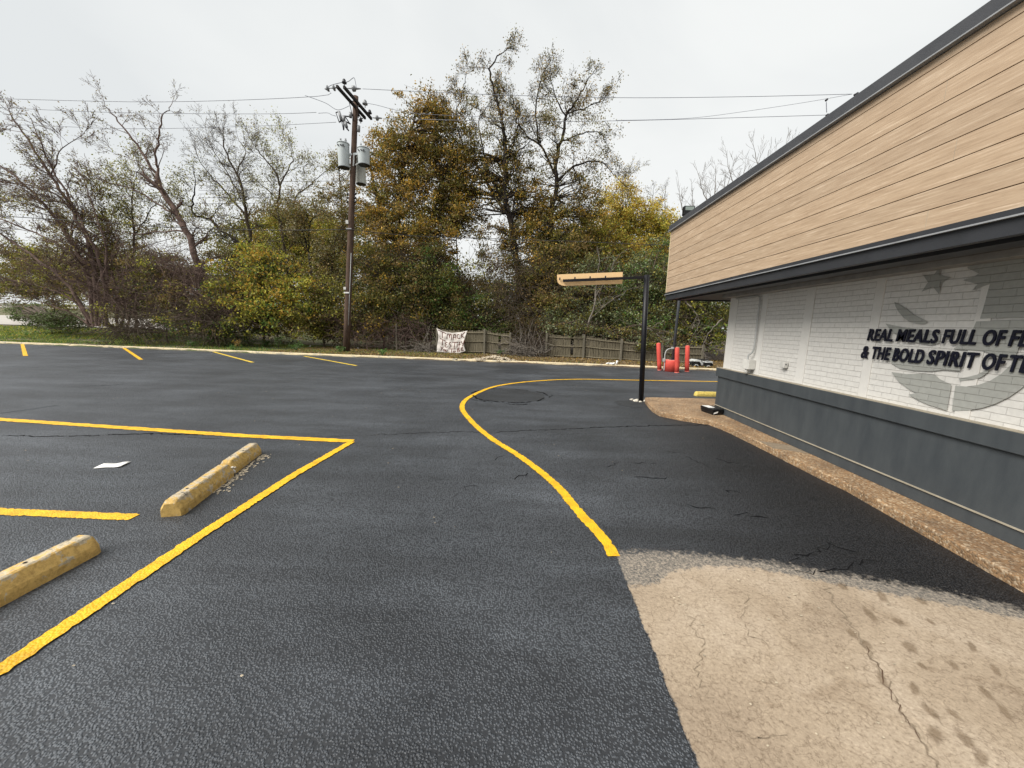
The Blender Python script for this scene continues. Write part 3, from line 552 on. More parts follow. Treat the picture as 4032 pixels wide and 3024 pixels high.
letters([('REAL',ly(1092),ly(1278)),('MEALS',ly(1295),ly(1605)),('FULL',ly(1620),ly(1872)),('OF',ly(1905),ly(2072)),('FLAVOR',ly(2093),ly(2093)-.50)],1.735,.142)
letters([('&',ly(1068),ly(1120)),('THE',ly(1143),ly(1280)),('BOLD',ly(1294),ly(1526)),('SPIRIT',ly(1540),ly(1925)),('OF',ly(1938),ly(2112)),('TEXAS',ly(2128),ly(2128)-.40)],1.520,.150)
# ------------------------------------------------------------ floodlight on roof edge
fl=thing('floodlight','small black floodlight on a short post above the far corner of the roof coping','floodlight',(3.62,9.15,4.222))
MB().tube([(3.62,9.15,4.222),(3.62,9.15,4.40)],.022,8).build('bracket','black_plastic',fl)
hs=MB().box((3.50,9.08,4.40),(3.74,9.20,4.60)).build('housing','black_plastic',fl,.01)
MB().box((3.525,9.074,4.50),(3.715,9.079,4.58)).build('lens','floodlight_glass',hs)
# ------------------------------------------------------------ clearance bar sign
ys=9.38; sg=thing('clearance_bar','tall black post with a tan board on its arm at the tip of the walkway','clearance bar',(2.96,ys,0))
MB().tube([(2.97,ys,0),(2.865,ys,3.10)],.062,20).build('post','black_paint',sg)
MB().beam(atY(1216,606.5,ys-.05),atY(1391,599.3,ys-.05),.06,.062).build('arm','black_paint',sg,.004)
q=[atY(*crop(x,y,2150,1000,4.9156),ys) for x,y in [(217,398),(1488,348),(1482,575),(360,618),(300,606),(255,580),(228,545),(219,500)]]
MB().prism([(v.x,ys+.012,v.z) for v in q],(0,.035,0)).build('board','panel_tan',sg,.003)
for x,y in [(267,480),(560,470),(855,458),(1152,447)]:
    v=atY(*crop(x,y,2150,1000,4.9156),ys-.04); MB().beam((v.x,ys-.03,v.z-.03),(v.x,ys-.03,v.z+.03),.02,.03).build('bolt','dark_steel',sg)
st=thing('rubble_collar','broken white concrete pieces around the foot of the tall black post','rubble',(2.97,ys,0))
mb=MB()
def rock(mb,c,r,sq=.6):
    bm=bmesh.new(); bmesh.ops.create_icosphere(bm,subdivisions=1,radius=r)
    R_=Matrix.Rotation(random.random()*6,3,Vector((random.random(),random.random(),random.random()+.1)).normalized())
    vs=[]; 
    for v in bm.verts: q=R_@(v.co*random.uniform(.7,1.25)); vs.append((c[0]+q.x,c[1]+q.y,c[2]+q.z*sq))
    mb.add(vs,[[v.index for v in f.verts] for f in bm.faces]); bm.free()
for k in range(26):
    a_=random.uniform(0,6.28); d=random.uniform(.07,.2); rock(mb,(2.97+math.cos(a_)*d*1.3,ys-.03+math.sin(a_)*d,.012),random.uniform(.03,.06))
tag(mb.build('pieces','white_stone',st),kind='stuff')
# ------------------------------------------------------------ bollards, light pole base
GZ=0
def bollard(base,top,label):
    t=thing('bollard',label,'bollard',base,'red bollards round the light pole')
    b=Vector(base); tp=Vector(top); d=(tp-b).normalized()
    MB().tube([b-d*.02,b+d*.3,b+d*.7,tp-d*.02,tp],[.092,.092,.091,.09,.075],20).build('post','red_paint',t)
    MB().tube([tp+d*.001,tp+d*.012],[.07,.04],16).build('cap','pink_wear',t)
    MB().tube([b,b+d*.03],[.10,.097],16).build('collar','pink_wear',t)
bollard((6.05,16.85,0),(5.90,16.85,1.21),'red bollard leaning right, leftmost of three, left of the red drum')
bollard((6.50,16.05,0),(6.42,16.05,1.07),'red bollard standing in front of the round red concrete drum')
bollard((7.16,16.6,0),(7.08,16.6,1.14),'red bollard right of the light pole, nearest the white toy jeep')
lp=thing('light_pole','slim dark grey lamp pole rising from a round red concrete drum behind the bollards','light pole',(6.46,16.6,0))
MB().tube([(6.46,16.6,0),(6.46,16.6,.46),(6.46,16.6,.49)],[.33,.33,.315],32).build('base_drum','red_paint',lp)
MB().tube([(6.46,16.6,.488),(6.46,16.6,.50)],[.315,.30],32).build('drum_top','pink_wear',lp)
MB().tube([(6.50,16.6,.50),(6.53,16.6,3.2),(6.56,16.6,6.2)],[.062,.055,.045],12).build('pole','grey_pole_paint',lp)
MB().box((6.38,16.48,.50),(6.62,16.72,.53)).build('base_plate','grey_pole_paint',lp)
MB().tube(spline([(6.12,16.5,.02),(6.12,16.5,.4),(6.10,16.5,.72),(6.16,16.5,.92),(6.30,16.5,1.0),(6.45,16.52,1.0)],6),.022,8).build('conduit','pipe_grey',lp)
MB().box((6.36,16.46,.98),(6.46,16.56,1.07)).build('conduit_elbow','pipe_grey',lp,.01)
MB().box((6.03,16.46,.42),(6.13,16.54,.56)).build('outlet_box','pipe_grey',lp,.01)
hd=MB().box((6.1,16.4,6.18),(7.0,16.8,6.3)).build('lamp_head','grey_pole_paint',lp,.02)
# ------------------------------------------------------------ wheel stops
def wheel_stop(name,label,p0,p1,w,h,mat,notch=None,seed=0):
    rr=random.Random(seed); p0=Vector(p0);p1=Vector(p1); d=(p1-p0); Ln=d.length; d.normalize(); n=Vector((-d.y,d.x,0))
    t=thing(name,label,'wheel stop',p0,'concrete wheel stops')
    K=60; prof=[(-.5,0),(-.5,.32),(-.47,.5),(-.27,.95),(-.2,1),(.2,1),(.27,.95),(.47,.5),(.5,.32),(.5,0)]; vs=[]
    for i in range(K+1):
        u=i/K; e=min(u,1-u)*Ln; sc=min(1,.82+e/.03*.18) ; hc=min(1,.80+e/.03*.20)
        k=1; n_off=0
        if notch:
            dd=abs(u-notch)*Ln
            if dd<.05: k=.35+.65*dd/.05
            if u>notch: n_off=.022
            else: n_off=0
        for a,b in prof:
            q=p0+d*(u*Ln)+n*(a*w*(sc if b<.9 else sc*.96)*(.5+.5*k)+n_off)
            vs.append((q.x+rr.gauss(0,.0009),q.y+rr.gauss(0,.0009),max(0,b*h*hc*k+rr.gauss(0,.0009)) if b>0 else 0))
    m_=len(prof); fs=[(i*m_+j,(i+1)*m_+j,(i+1)*m_+j+1,i*m_+j+1) for i in range(K) for j in range(m_-1)]
    fs+=[tuple(range(m_))[::-1],tuple(K*m_+j for j in range(m_))]
    MB().add(vs,fs).build('block',mat,t)
    for u in (.15,.8):
        q=p0+d*(u*Ln); MB().tube([(q.x,q.y,h-.02),(q.x,q.y,h+.003)],.011,10).build('pin_hole','crack',t)
    return t,p0,d,n,Ln
t,p0,d,n,Ln=wheel_stop('wheel_stop','worn yellow concrete wheel stop cracked across its middle, beyond the white litter',(-3.19,3.04,0),(-3.62,4.71,0),.19,.155,'worn_yellow_concrete',.56,3)
mb=MB()
for k in range(34): 
    q=p0+d*(Ln*(.56+random.gauss(0,.016)))+n*random.uniform(-.085,.085); rock(mb,(q.x,q.y,random.uniform(.02,.105)),random.uniform(.010,.030),.9)
mb.build('broken_aggregate','white_stone',t)
wheel_stop('wheel_stop','yellow concrete wheel stop with grey scuffs, nearest the camera and cut by the left edge',(-3.275,.68,0),(-3.30,2.5,0),.19,.155,'weathered_yellow_concrete',None,5)
wheel_stop('wheel_stop','bright yellow wheel stop lying beside the far corner of the slate wainscot',(4.78,10.42,0),(6.55,10.50,0),.16,.12,'fresh_yellow_concrete',None,8)
# gravel washed out by the cracked stop
mb=MB()
for k in range(170):
    u=random.uniform(.25,.95); q=p0+d*(Ln*u)-n*(.095+abs(random.gauss(0,.05))); mb.add([(q.x+.012*math.cos(a_)*random.uniform(.5,1.6),q.y+.012*math.sin(a_)*random.uniform(.5,1.8),.004+random.random()*.002) for a_ in np.linspace(0,6.28,6)[:-1]],[(0,1,2,3,4)])
tag(mb.build('gravel_scatter','gravel'),'pale grit washed out along the right side of the cracked wheel stop','grit',kind='stuff')
# ------------------------------------------------------------ litter
mb=MB()
for k in range(230):
    x=random.uniform(-9,3.2); y=random.uniform(1.2,16)
    if random.random()<.35: x,y=random.uniform(.8,3.4),random.uniform(.3,2.6)
    r_=random.uniform(.004,.010)*(1+y*.06); a0_=random.random()*6; mb.add([(x+r_*math.cos(a0_+q),y+r_*math.sin(a0_+q)*.7,.009+random.random()*.004) for q in (0,1.3,2.4,3.6,5.1)],[(0,1,2,3,4)])
tag(mb.build('grit_specks','gravel'),'tiny pale grit specks strewn over the parking lot','grit',kind='stuff')
def paper(name,label,c,a,b,rot,mat='white_paper',lift=.012,group=None):
    vs=[];fs=[];n_=9;m_=4
    for i in range(n_):
        for j in range(m_):
            u=(i/(n_-1)-.5)*a; v=(j/(m_-1)-.5)*b*(1+.12*math.sin(i*1.1)); z=.004+lift*(.5+.5*math.sin(i*.9+j*.6))*(1 if i>n_*.5 else .4)
            vs.append((c[0]+u*math.cos(rot)-v*math.sin(rot),c[1]+u*math.sin(rot)+v*math.cos(rot),c[2]+z))
    for i in range(n_-1):
        for j in range(m_-1): q=i*m_+j; fs.append((q,q+m_,q+m_+1,q+1))
    mb=MB().add(vs,fs,0,True); o=mb.build(name,mat); s_=o.modifiers.new('s','SOLIDIFY'); s_.thickness=.0015
    return tag(o,label,'litter',group)
paper('napkin','flat white napkin lying on the asphalt between the painted bay lines',gp(243,1006),.27,.15,.28)
gl=[((545,1478),'small white scrap on the grass right of the second painted dash'),]
for (px,sz,lb) in [((409,741),.22,'white litter scrap on the grass above the second painted dash'),((772,752),.20,'white scrap in the weeds at the foot of the wooden utility pole'),((668,748),.22,'white crumpled litter among weeds left of the utility pole'),((640,752),.18,'pale scrap by the kerb left of the crumpled litter'),((1030,762),.2,'white scrap on leaf litter below the fence right of the banner'),((925,752),.26,'white piece of litter just left of the painted banner'),((1252,771),.22,'white scrap on dirt in front of the right-hand fence')]:
    c=gp(*px,.14); c.z=gz(c.x,c.y)+.03
    paper('litter_scrap',lb,c,sz,sz*.5,random.random()*3,lift=.07,group='litter on the verge')
# pile of spilled gravel on the kerb
t=thing('gravel_pile','low pale heap of gravel against the kerb right of the banner','gravel pile',gp(948*1.0,775,.1))
mb=MB(); c=gp(1950/1.0*.5+4,776,.1)
c=atY(*crop(1470,790,1650,1250,4.916),18.55)
for k in range(240):
    a_=random.uniform(0,6.28); r_=abs(random.gauss(0,.45)); x=c.x+r_*math.cos(a_)*1.5; y=18.5+r_*math.sin(a_)*.4; rock(mb,(x,y,.10+max(0,.22-r_*.28)*random.uniform(.6,1)),random.uniform(.04,.08))
tag(mb.build('stones','gravel',t),kind='stuff')
pp=thing('plastic_bag','crumpled white plastic bag and cup lying on the kerb before the right-hand fence','litter',gp(1415*1.0,782,.1))
c=atY(*crop(1370,805,2100,1250,4.424),17.75); mb=MB()
for k in range(9): rock(mb,(c.x+random.uniform(-.2,.12),17.75+random.uniform(-.05,.1),.13+random.random()*.04),random.uniform(.04,.09),.5)
mb.build('crumpled_film','white_paper',pp); MB().tube([(c.x+.2,17.75,.11),(c.x+.24,17.73,.30)],[.04,.05],12).build('cup','white_paper',pp)
# black case on the walkway
cs=thing('tool_case','black plastic case with a white label lying by the far corner of the wainscot','case',(3.95,7.75,.1))
q=MB(); ca,cb_=(3.80,7.60),(4.12,7.95)
b0=[(3.775,7.93),(3.86,7.55),(4.10,7.585),(4.06,7.95)]
def quadbox(mb,q,z0,z1,ins=0):
    cx=sum(p[0] for p in q)/4; cy=sum(p[1] for p in q)/4; vs=[(cx+(x-cx)*(1-i_),cy+(y-cy)*(1-i_),z) for z,i_ in ((z0,ins),(z1,0)) for x,y in q]
    return mb.add(vs,[(3,2,1,0),(4,5,6,7),(0,1,5,4),(1,2,6,5),(2,3,7,6),(3,0,4,7)])
quadbox(MB(),b0,.101,.175,.12).build('lower_shell','black_plastic',cs,.012)
quadbox(MB(),b0,.178,.225).build('lid','black_plastic',cs,.012)
quadbox(MB(),[(3.80,7.92),(3.845,7.70),(3.98,7.72),(3.95,7.93)],.2255,.2275).build('white_label','white_paper',cs)
MB().add([(3.872,7.545,.12),(3.955,7.549,.15),(3.965,7.549,.185),(3.88,7.545,.155)],[(0,1,2,3)]).build('paper_tag','white_paper',cs)
# ------------------------------------------------------------ toy jeep
tj=thing('toy_jeep','white ride-on toy jeep with big black wheels behind the kerb right of the bollards','toy car',(8.9,18.2,.12))
yj=18.1
def J(x,y): v=atY(*crop(x,y,2500,1300,5.53),yj); return (v.x,yj,v.z)
body=[J(*p) for p in [(1290,700),(1300,660),(1350,645),(1440,655),(1455,700),(1480,725),(1530,715),(1560,690),(1690,680),(1695,730),(1640,745),(1560,735),(1530,770),(1430,765),(1400,720),(1370,690),(1320,690)]]
bd=MB().prism([(x,yj-.02,z) for x,y,z in body],(0,.62,0)).build('body','toy_white',tj,.01)
for px in ((1310,780),(1575,805)):
    c=J(*px); 
    for yy_ in (yj-.12,yj+.56):
        wh=MB().tube([(c[0],yy_,c[2]),(c[0],yy_+.16,c[2])],.17,22).build('wheel','tyre_black',tj,.02)
        MB().tube([(c[0],yy_-.012,c[2]),(c[0],yy_-.002,c[2])],.10,18).build('rim','toy_white',wh); MB().tube([(c[0],yy_-.02,c[2]),(c[0],yy_-.013,c[2])],.065,18).build('hub','tyre_black',wh)
    MB().prism([(c[0]-.24,yj-.1,c[2]+.14),(c[0]-.17,yj-.1,c[2]+.22),(c[0]+.15,yj-.1,c[2]+.22),(c[0]+.24,yj-.1,c[2]+.10),(c[0]+.20,yj-.1,c[2]+.08),(c[0]+.13,yj-.1,c[2]+.18),(c[0]-.14,yj-.1,c[2]+.18),(c[0]-.2,yj-.1,c[2]+.10)],(0,.2,0)).build('fender','tyre_black',tj)
a_=J(1430,760); b_=J(1550,770); MB().box((a_[0]-.1,yj+.02,a_[2]-.07),(b_[0],yj+.5,a_[2]-.01)).build('chassis','tyre_black',tj)
a_=J(1450,690); MB().box((a_[0],yj+.08,a_[2]-.05),(a_[0]+.08,yj+.5,a_[2]+.12)).build('seat','tyre_black',tj,.01)
a_=J(1590,680); MB().tube([(a_[0]-.1,yj+.2,a_[2]),(a_[0]-.14,yj+.2,a_[2]+.10)],.02,8).build('steering_wheel','tyre_black',tj)
a_=J(1640,660); MB().box((a_[0]-.16,yj,a_[2]+.0),(a_[0]+.02,yj+.56,a_[2]+.03)).build('hood_rack','tyre_black',tj)
# ------------------------------------------------------------ fences and banner
def fence(name,label,posts,hts,railz=(1.12,.66,.10),gone=(),z0=.12,drop=0.0,postx=.5):
    t=thing(name,label,'fence',(posts[0][0],posts[0][1],.1),'weathered picket fences at the wood edge')
    rr=random.Random(len(posts)*3)
    for (p,h) in zip(posts,hts): MB().box((p[0]-.05,p[1]-.10,.02),(p[0]+.05,p[1]-.002,z0+h+.05)).build('fence_post','post_wood',t)
    for i in range(len(posts)-1):
        a=Vector((*posts[i],0)); b=Vector((*posts[i+1],0)); d=(b-a); Ln=d.length; d.normalize(); k=int(Ln/.135); ha,hb=hts[i],hts[i+1]
        mb=MB()
        for j in range(k):
            u=(j+.5)/k; x=a+d*(u*Ln); 
            if any(g0<x.x<g1 for g0,g1 in gone): continue
            hh=ha+(hb-ha)*u-.06*math.sin(math.pi*u)+rr.uniform(-.03,.03)-.02; w_=.125; tw=rr.uniform(-.012,.012); y_=x.y+.06+rr.uniform(-.01,.01)
            xx0,xx1=x.x-w_/2,x.x+w_/2
            mb.prism([(xx0,y_,z0),(xx1,y_,z0+rr.uniform(-.02,.02)),(xx1+tw,y_,z0+hh-.035),(xx1-.03+tw,y_,z0+hh),(xx0+.03+tw,y_,z0+hh),(xx0+tw,y_,z0+hh-.035)],(0,.018,0))
        mb.build('picket_panel','fence_wood',t)
        for z in railz:
            s0=z0+z*ha/1.3; s1=z0+z*hb/1.3; md=(a+b)/2
            MB().tube([(a.x,a.y+.03,s0),(md.x,md.y+.03,(s0+s1)/2-.03),(b.x,b.y+.03,s1)],.035,4,sm=False).build('rail','fence_wood',t)
    return t
fence('picket_fence','short grey picket fence section standing behind the painted banner',[(-5.30,22.1),(-2.46,22.05),(-.94,22.0)],[1.42,1.42,1.25],gone=((-1.62,-1.52),))
fence('picket_fence','long sagging picket fence sinking into the bushes behind the clearance bar',[(1.16,21.3),(3.22,20.95),(5.15,20.35),(7.2,20.0),(9.2,19.7)],[1.32,1.3,1.12,.98,.95],gone=((2.5,2.62),),z0=.10)
MB_=MB().beam((2.6,21.12,1.05),(2.95,21.10,.45),.1,.02)
tag(MB_.build('broken_board','fence_wood'),'loose broken board hanging diagonally on the right-hand fence','board')
sk=MB().beam((-7.95,22.6,0),(-7.93,22.6,1.75),.09,.06).build('stake','post_wood'); tag(sk,'single slim wooden stake standing in the verge between utility pole and banner','stake')
YBN=21.85
def B(x,y,dy=0): v=atY(*crop(x,y,1650,1250,4.916),YBN); return Vector((v.x,YBN+dy,v.z))
def bq(u,v):  # banner surface, edges bowed
    top=[(340,210),(480,272),(640,300),(800,288),(938,255)]; bot=[(345,665),(480,676),(640,690),(790,690),(900,650)]
    lef=[(340,210),(375,330),(372,430),(350,560),(345,665)]; rig=[(938,255),(895,380),(868,470),(872,560),(900,650)]
    def ev(P,t): t*=4; i=min(3,int(t)); f=t-i; return (P[i][0]*(1-f)+P[i+1][0]*f,P[i][1]*(1-f)+P[i+1][1]*f)
    T=ev(top,u);Bo=ev(bot,u);Lf=ev(lef,v);Rt=ev(rig,v)
    x=(1-v)*T[0]+v*Bo[0]+(1-u)*Lf[0]+u*Rt[0]-((1-u)*(1-v)*340+u*(1-v)*938+(1-u)*v*345+u*v*900)
    y=(1-v)*T[1]+v*Bo[1]+(1-u)*Lf[1]+u*Rt[1]-((1-u)*(1-v)*210+u*(1-v)*255+(1-u)*v*665+u*v*650)
    return x,y
bt=thing('banner','white cloth banner hand painted T MACK TESTIFY YOU TUBE, tied to the fence','banner',(-5.3,YBN,.15))
vs=[];fs=[]; n_=32
def wob(x,y): return .012*math.sin(x*.045+y*.02)+.010*math.sin(y*.05-x*.015)
for i in range(n_+1):
    for j in range(n_+1):
        x,y=bq(i/n_,j/n_); vs.append(B(x,y,wob(x,y)))
for i in range(n_):
    for j in range(n_): q_=i*(n_+1)+j; fs.append((q_,q_+n_+1,q_+n_+2,q_+1))
o=MB().add(vs,fs,0,True).build('cloth','banner_cloth',bt); s_=o.modifiers.new('s','SOLIDIFY'); s_.thickness=.003; s_.offset=0
STR=[[(365,240),(440,272),(522,312)],[(450,288),(452,350),(455,402)],
[(540,418),(543,370),(552,328),(572,322),(588,360),(592,400)],[(592,400),(594,350),(606,322),(622,335),(628,432)],
[(658,428),(664,380),(672,345),(692,328),(708,350),(715,428)],[(664,385),(715,382)],
[(778,332),(752,330),(738,350),(742,388),(765,408),(798,396)],[(822,312),(824,355),(826,396)],[(886,284),(858,316),(828,352),(850,374),(872,392)],
[(405,405),(458,430),(516,462)],[(456,432),(452,490),(447,540)],
[(550,482),(518,484),(506,502),(528,524),(506,540),(506,566),(528,576),(558,564)],
[(620,482),(594,488),(586,508),(604,528),(618,550),(608,574),(580,578)],
[(640,480),(700,484),(756,484)],[(692,486),(686,540),(678,588)],[(742,512),(736,578)],[(748,488),(750,494)],
[(804,478),(782,482),(776,520),(774,590)],[(756,530),(802,524)],[(822,455),(826,490),(846,508)],[(874,438),(862,500),(838,558)],
[(422,560),(432,590),(444,606)],[(466,564),(448,605),(418,642)],[(486,612),(470,624),(472,646),(490,650),(500,630),(486,612)],
[(516,618),(514,642),(526,658),(542,640),(544,618)],[(544,618),(544,660)],
[(565,606),(640,610),(706,608)],[(634,610),(632,640),(630,676)],[(668,640),(668,664),(682,670),(692,660),(694,640)],[(706,650),(710,668)],
[(748,596),(744,630),(740,668)],[(748,596),(776,600),(772,618),(750,630),(784,640),(780,658),(742,668)],
[(852,582),(820,586),(816,610),(818,636),(866,636)],[(818,610),(850,604)]]
mb=MB()
for s_ in STR:
    P=spline([(x,y,0) for x,y in s_],5); vs=[]
    for i,q_ in enumerate(P):
        d_=(P[min(i+1,len(P)-1)]-P[max(i-1,0)]); d_.normalize(); nx_,ny_=-d_.y,d_.x; hw=6.6+random.uniform(-.9,.9)
        for sg_ in (1,-1): x,y=q_.x+nx_*hw*sg_,q_.y+ny_*hw*sg_; vs.append(B(x,y,wob(x,y)-.006))
    mb.add(vs,[(2*i,2*i+1,2*i+3,2*i+2) for i in range(len(P)-1)])
mb.build('painted_words','brown_ink',bt)
# ------------------------------------------------------------ utility pole with transformers
YP=20.83; up_=thing('utility_pole','tall leaning brown wooden pole with two crossarms and three transformer cans','utility pole',(-10.24,YP,.1))
PB=Vector((-10.24,YP,.05)); PT=Vector((-9.15,YP,13.28)); pax=lambda z: PB.lerp(PT,(z-.05)/13.23)
MB().tube([pax(z) for z in (.05,2,4,6,8,10,12,13.28)],[.185,.178,.17,.162,.152,.142,.132,.125],18).build('pole','pole_wood',up_)
def e_(x,y): return crop(x,y,1280,300,7.54)
ZA=12.75
def armpt(x,y,z=ZA): return gp(*e_(x,y),z)
a0,a1=armpt(350,300),armpt(1190,1245); b0_,b1_=armpt(560,320,ZA+.02),armpt(1375,1265,ZA+.02)
aA=MB().beam(a0,a1,.10,.13).build('crossarm','arm_wood',up_); aB=MB().beam(b0_,b1_,.10,.13).build('crossarm','arm_wood',up_)
def pin_ins(c,par,mat='dark_steel',s=1.0):
    c=Vector(c); MB().tube([c,c+Vector((0,0,.12*s)),c+Vector((0,0,.13*s)),c+Vector((0,0,.17*s)),c+Vector((0,0,.19*s)),c+Vector((0,0,.24*s)),c+Vector((0,0,.30*s))],[.02,.02,.11*s,.11*s,.06*s,.08*s,.05*s],14).build('insulator',mat,par)
pin_ins(b0_+Vector((.0,.05,.06)),aB); pin_ins(b0_.lerp(b1_,.66)+Vector((.12,0,.06)),aB,'porcelain',1.2); pin_ins(b1_+Vector((-.02,-.15,.06)),aB)
def disc_ins(p,q,par,n=2):
    p=Vector(p);q=Vector(q); pts=[];rs=[]
    for k in range(n):
        for f,r in ((.1,.02),(.35,.03),(.4,.13),(.55,.12),(.6,.05),(.9,.02)): pts.append(p.lerp(q,(k+f)/n)); rs.append(r)
    MB().tube(pts,rs,12).build('insulator','porcelain',par)
bm_=b0_.lerp(b1_,.5); am_=a0.lerp(a1,.5)
disc_ins(b0_+Vector((.05,.1,0)),b0_+Vector((.85,.1,-.02)),aB,1); disc_ins(b1_+Vector((.05,-.1,0)),b1_+Vector((.7,-.1,-.02)),aB,1)
disc_ins(a0+Vector((-.05,.1,0)),a0+Vector((-.65,.1,-.05)),aA,2); disc_ins(a1+Vector((-.05,-.1,-.05)),a1+Vector((-.6,-.1,-.2)),aA,2)
for f in (.42,.60): 
    q_=a0.lerp(a1,f); r_=b0_.lerp(b1_,f); MB().tube([q_,r_],.02,6).build('spacer_rod','dark_steel',aA)
MB().tube([a0.lerp(a1,.38),pax(11.9)],.018,6).build('brace','dark_steel',aA); MB().tube([a0.lerp(a1,.66),pax(11.9)],.018,6).build('brace','dark_steel',aA)
# bracket with fuse cutouts
T0=pax(11.9)
def P2(x,y,dy=-.25): return atY(*e_(x,y),YP+dy)
MB().tube([P2(520,1180,-.3),P2(740,1200,-.1)],.03,6).build('cutout_bracket','dark_steel',up_); MB().tube([P2(590,1190,-.3),P2(740,1420,-.1)],.025,6).build('cutout_bracket','dark_steel',up_); MB().tube([P2(610,1350,-.2),P2(760,1420,-.1)],.035,6).build('cutout_bracket','dark_steel',up_)
for (ax,ay,bx,by,cx,cy,dx,dy_) in [(410,1050,490,1310,320,1080,420,1370),(560,1190,560,1340,500,1380,550,1600),(600,1360,640,1520,640,1560,700,1620)]:
    MB().tube([P2(ax,ay),P2(bx,by)],[.07,.075],10).build('fuse_body','porcelain',up_); MB().tube([P2(cx,cy),P2(dx,dy_)],.022,8).build('fuse_tube','dark_steel',up_); MB().tube([P2(ax,ay),P2(cx,cy)],.025,6).build('fuse_clip','dark_steel',up_); MB().tube([P2(bx,by),P2(dx,dy_)],.035,6).build('fuse_clip','dark_steel',up_)
MB().tube([P2(760,1080,-.15),P2(750,1230,-.15)],[.08,.08],10).build('arrester','porcelain',up_); MB().tube([P2(1000,1470,0),P2(990,1650,0)],[.08,.08],10).build('arrester','porcelain',up_)
MB().tube([P2(910,1580,0),P2(1040,1610,0)],.02,6).build('arrester_bracket','dark_steel',up_)
pin_ins(P2(1060,1400,.2),up_,'dark_steel',.8); pin_ins(P2(990,1240,.2),up_,'dark_steel',.8)
# transformer cans
def can(cx,cy,z0,z1,r,mat,nb=2):
    c=MB().tube([(cx,cy,z0),(cx,cy,z0+.03),(cx,cy,z1-.02),(cx,cy,z1)],[r*.93,r*.95,r,r],28).build('transformer',mat,up_)
    MB().tube([(cx,cy,z0-.02),(cx,cy,z0-.001)],[r*.95,r*.97],28).build('transformer_base','dark_steel',c)
    MB().tube([(cx,cy,z1+.001),(cx,cy,z1+.05),(cx,cy,z1+.11)],[r*1.06,r*1.05,r*.25],28).build('transformer_lid','can_grey',c)
    for k in range(nb):
        x_=cx+(k-.5)*r*.9; MB().tube([(x_,cy,z1+.07)]+[(x_,cy,z1+.09+.045*j) for j in range(5)],[.05,.07,.04,.065,.035,.05],10).build('bushing','porcelain',c)
    for k in (-.5,0,.45): 
        x_=cx+k*r; MB().tube([(x_,cy-r*.9,z1-.15),(x_,cy-r*1.1,z1-.15)],.035,8).build('terminal','dark_steel',c)
    MB().tube(spline([(cx+.05,cy-r*1.06,z1-.15),(cx+.15,cy-r*1.06,z1-.24),(cx+.24,cy-r,z1-.24)],4),.012,6).build('lead_wire','wire_black',c)
can(-9.84,YP-.16,9.80,10.93,.29,'can_grey'); can(-8.80,YP-.10,9.96,10.72,.30,'can_grey',1); can(-9.28,YP+.55,9.25,10.60,.27,'can_cream',1)
MB().beam((-9.62,YP-.1,10.45),(-9.1,YP-.12,10.5),.05,.1).build('mounting_bracket','can_grey',up_); MB().beam((-9.25,YP-.1,9.96),(-9.02,YP-.1,10.1),.05,.06).build('mounting_bracket','pipe_grey',up_); MB().beam((-9.36,YP-.12,9.9),(-9.30,YP-.12,10.5),.05,.06).build('mounting_bracket','pipe_grey',up_)
for z in (8.55,8.35,8.15): 
    for s_ in (-.22,.2): q_=pax(z)+Vector((s_,-.05,0)); MB().tube([q_-Vector((0,0,.05)),q_+Vector((0,0,.05))],.05,8).build('spool_insulator','dark_steel',up_)
for z,h_,mt in ((7.0,.18,'box_grey'),(6.72,.06,'light_metal'),(3.35,.07,'white_paper'),(3.55,.14,'box_grey')):
    q_=pax(z); MB().box((q_.x-.17-.03*(h_>.1),q_.y-.20,z),(q_.x+(.12 if h_<.1 else -.06),q_.y-.165,z+h_)).build('pole_tag',mt,up_)
MB().tube([pax(z)+Vector((.13,-.14,0)) for z in (1.6,3,5.5)],.015,6).build('ground_wire_guard','pipe_grey',up_)
# second pole, mostly hidden behind the building roof
up2=thing('utility_pole','far utility pole behind the flat roof, only its disc insulators showing above the coping','utility pole',(19.2,21.2,.1))
MB().tube([(19.2,21.2,.1),(19.25,21.2,13.2)],[.18,.13],14).build('pole','pole_wood',up2)
MB().beam((19.35,19.6,12.85),(19.35,23.3,12.85),.1,.13).build('crossarm','arm_wood',up2)
def w2(x,y,Y=20.0): return atY(*crop(x,y,3150,300,6.32),Y)
for (p,q) in (((1740,380),(1560,410)),((1010,915),(850,940))):
    disc_ins(w2(p[0],p[1]-40),w2(q[0],q[1]-40),up2,1)
MB().tube([w2(1560,410),w2(1450,440)],.03,6).build('strain_clamp','dark_steel',up2); MB().tube([w2(1900,320),w2(1720,395)],.06,6).build('strain_clamp','dark_steel',up2)
for (p,q) in (((1440,420),(1350,470)),((1400,490),(1350,570)),((850,940),(790,960)),((700,950),(650,980)),((690,980),(645,1060)),((680,570),(640,610))): MB().tube([w2(*p),w2(*q)],.05,6).build('strain_clamp','dark_steel',up2)
MB().tube(spline([w2(1440,440),w2(1530,480),w2(1530,540),w2(1490,600)],4),.02,6).build('jumper_wire','wire_grey',up2)
MB().tube(spline([w2(655,640),w2(658,780),w2(665,900)],4),.016,6).build('jumper_wire','wire_grey',up2)
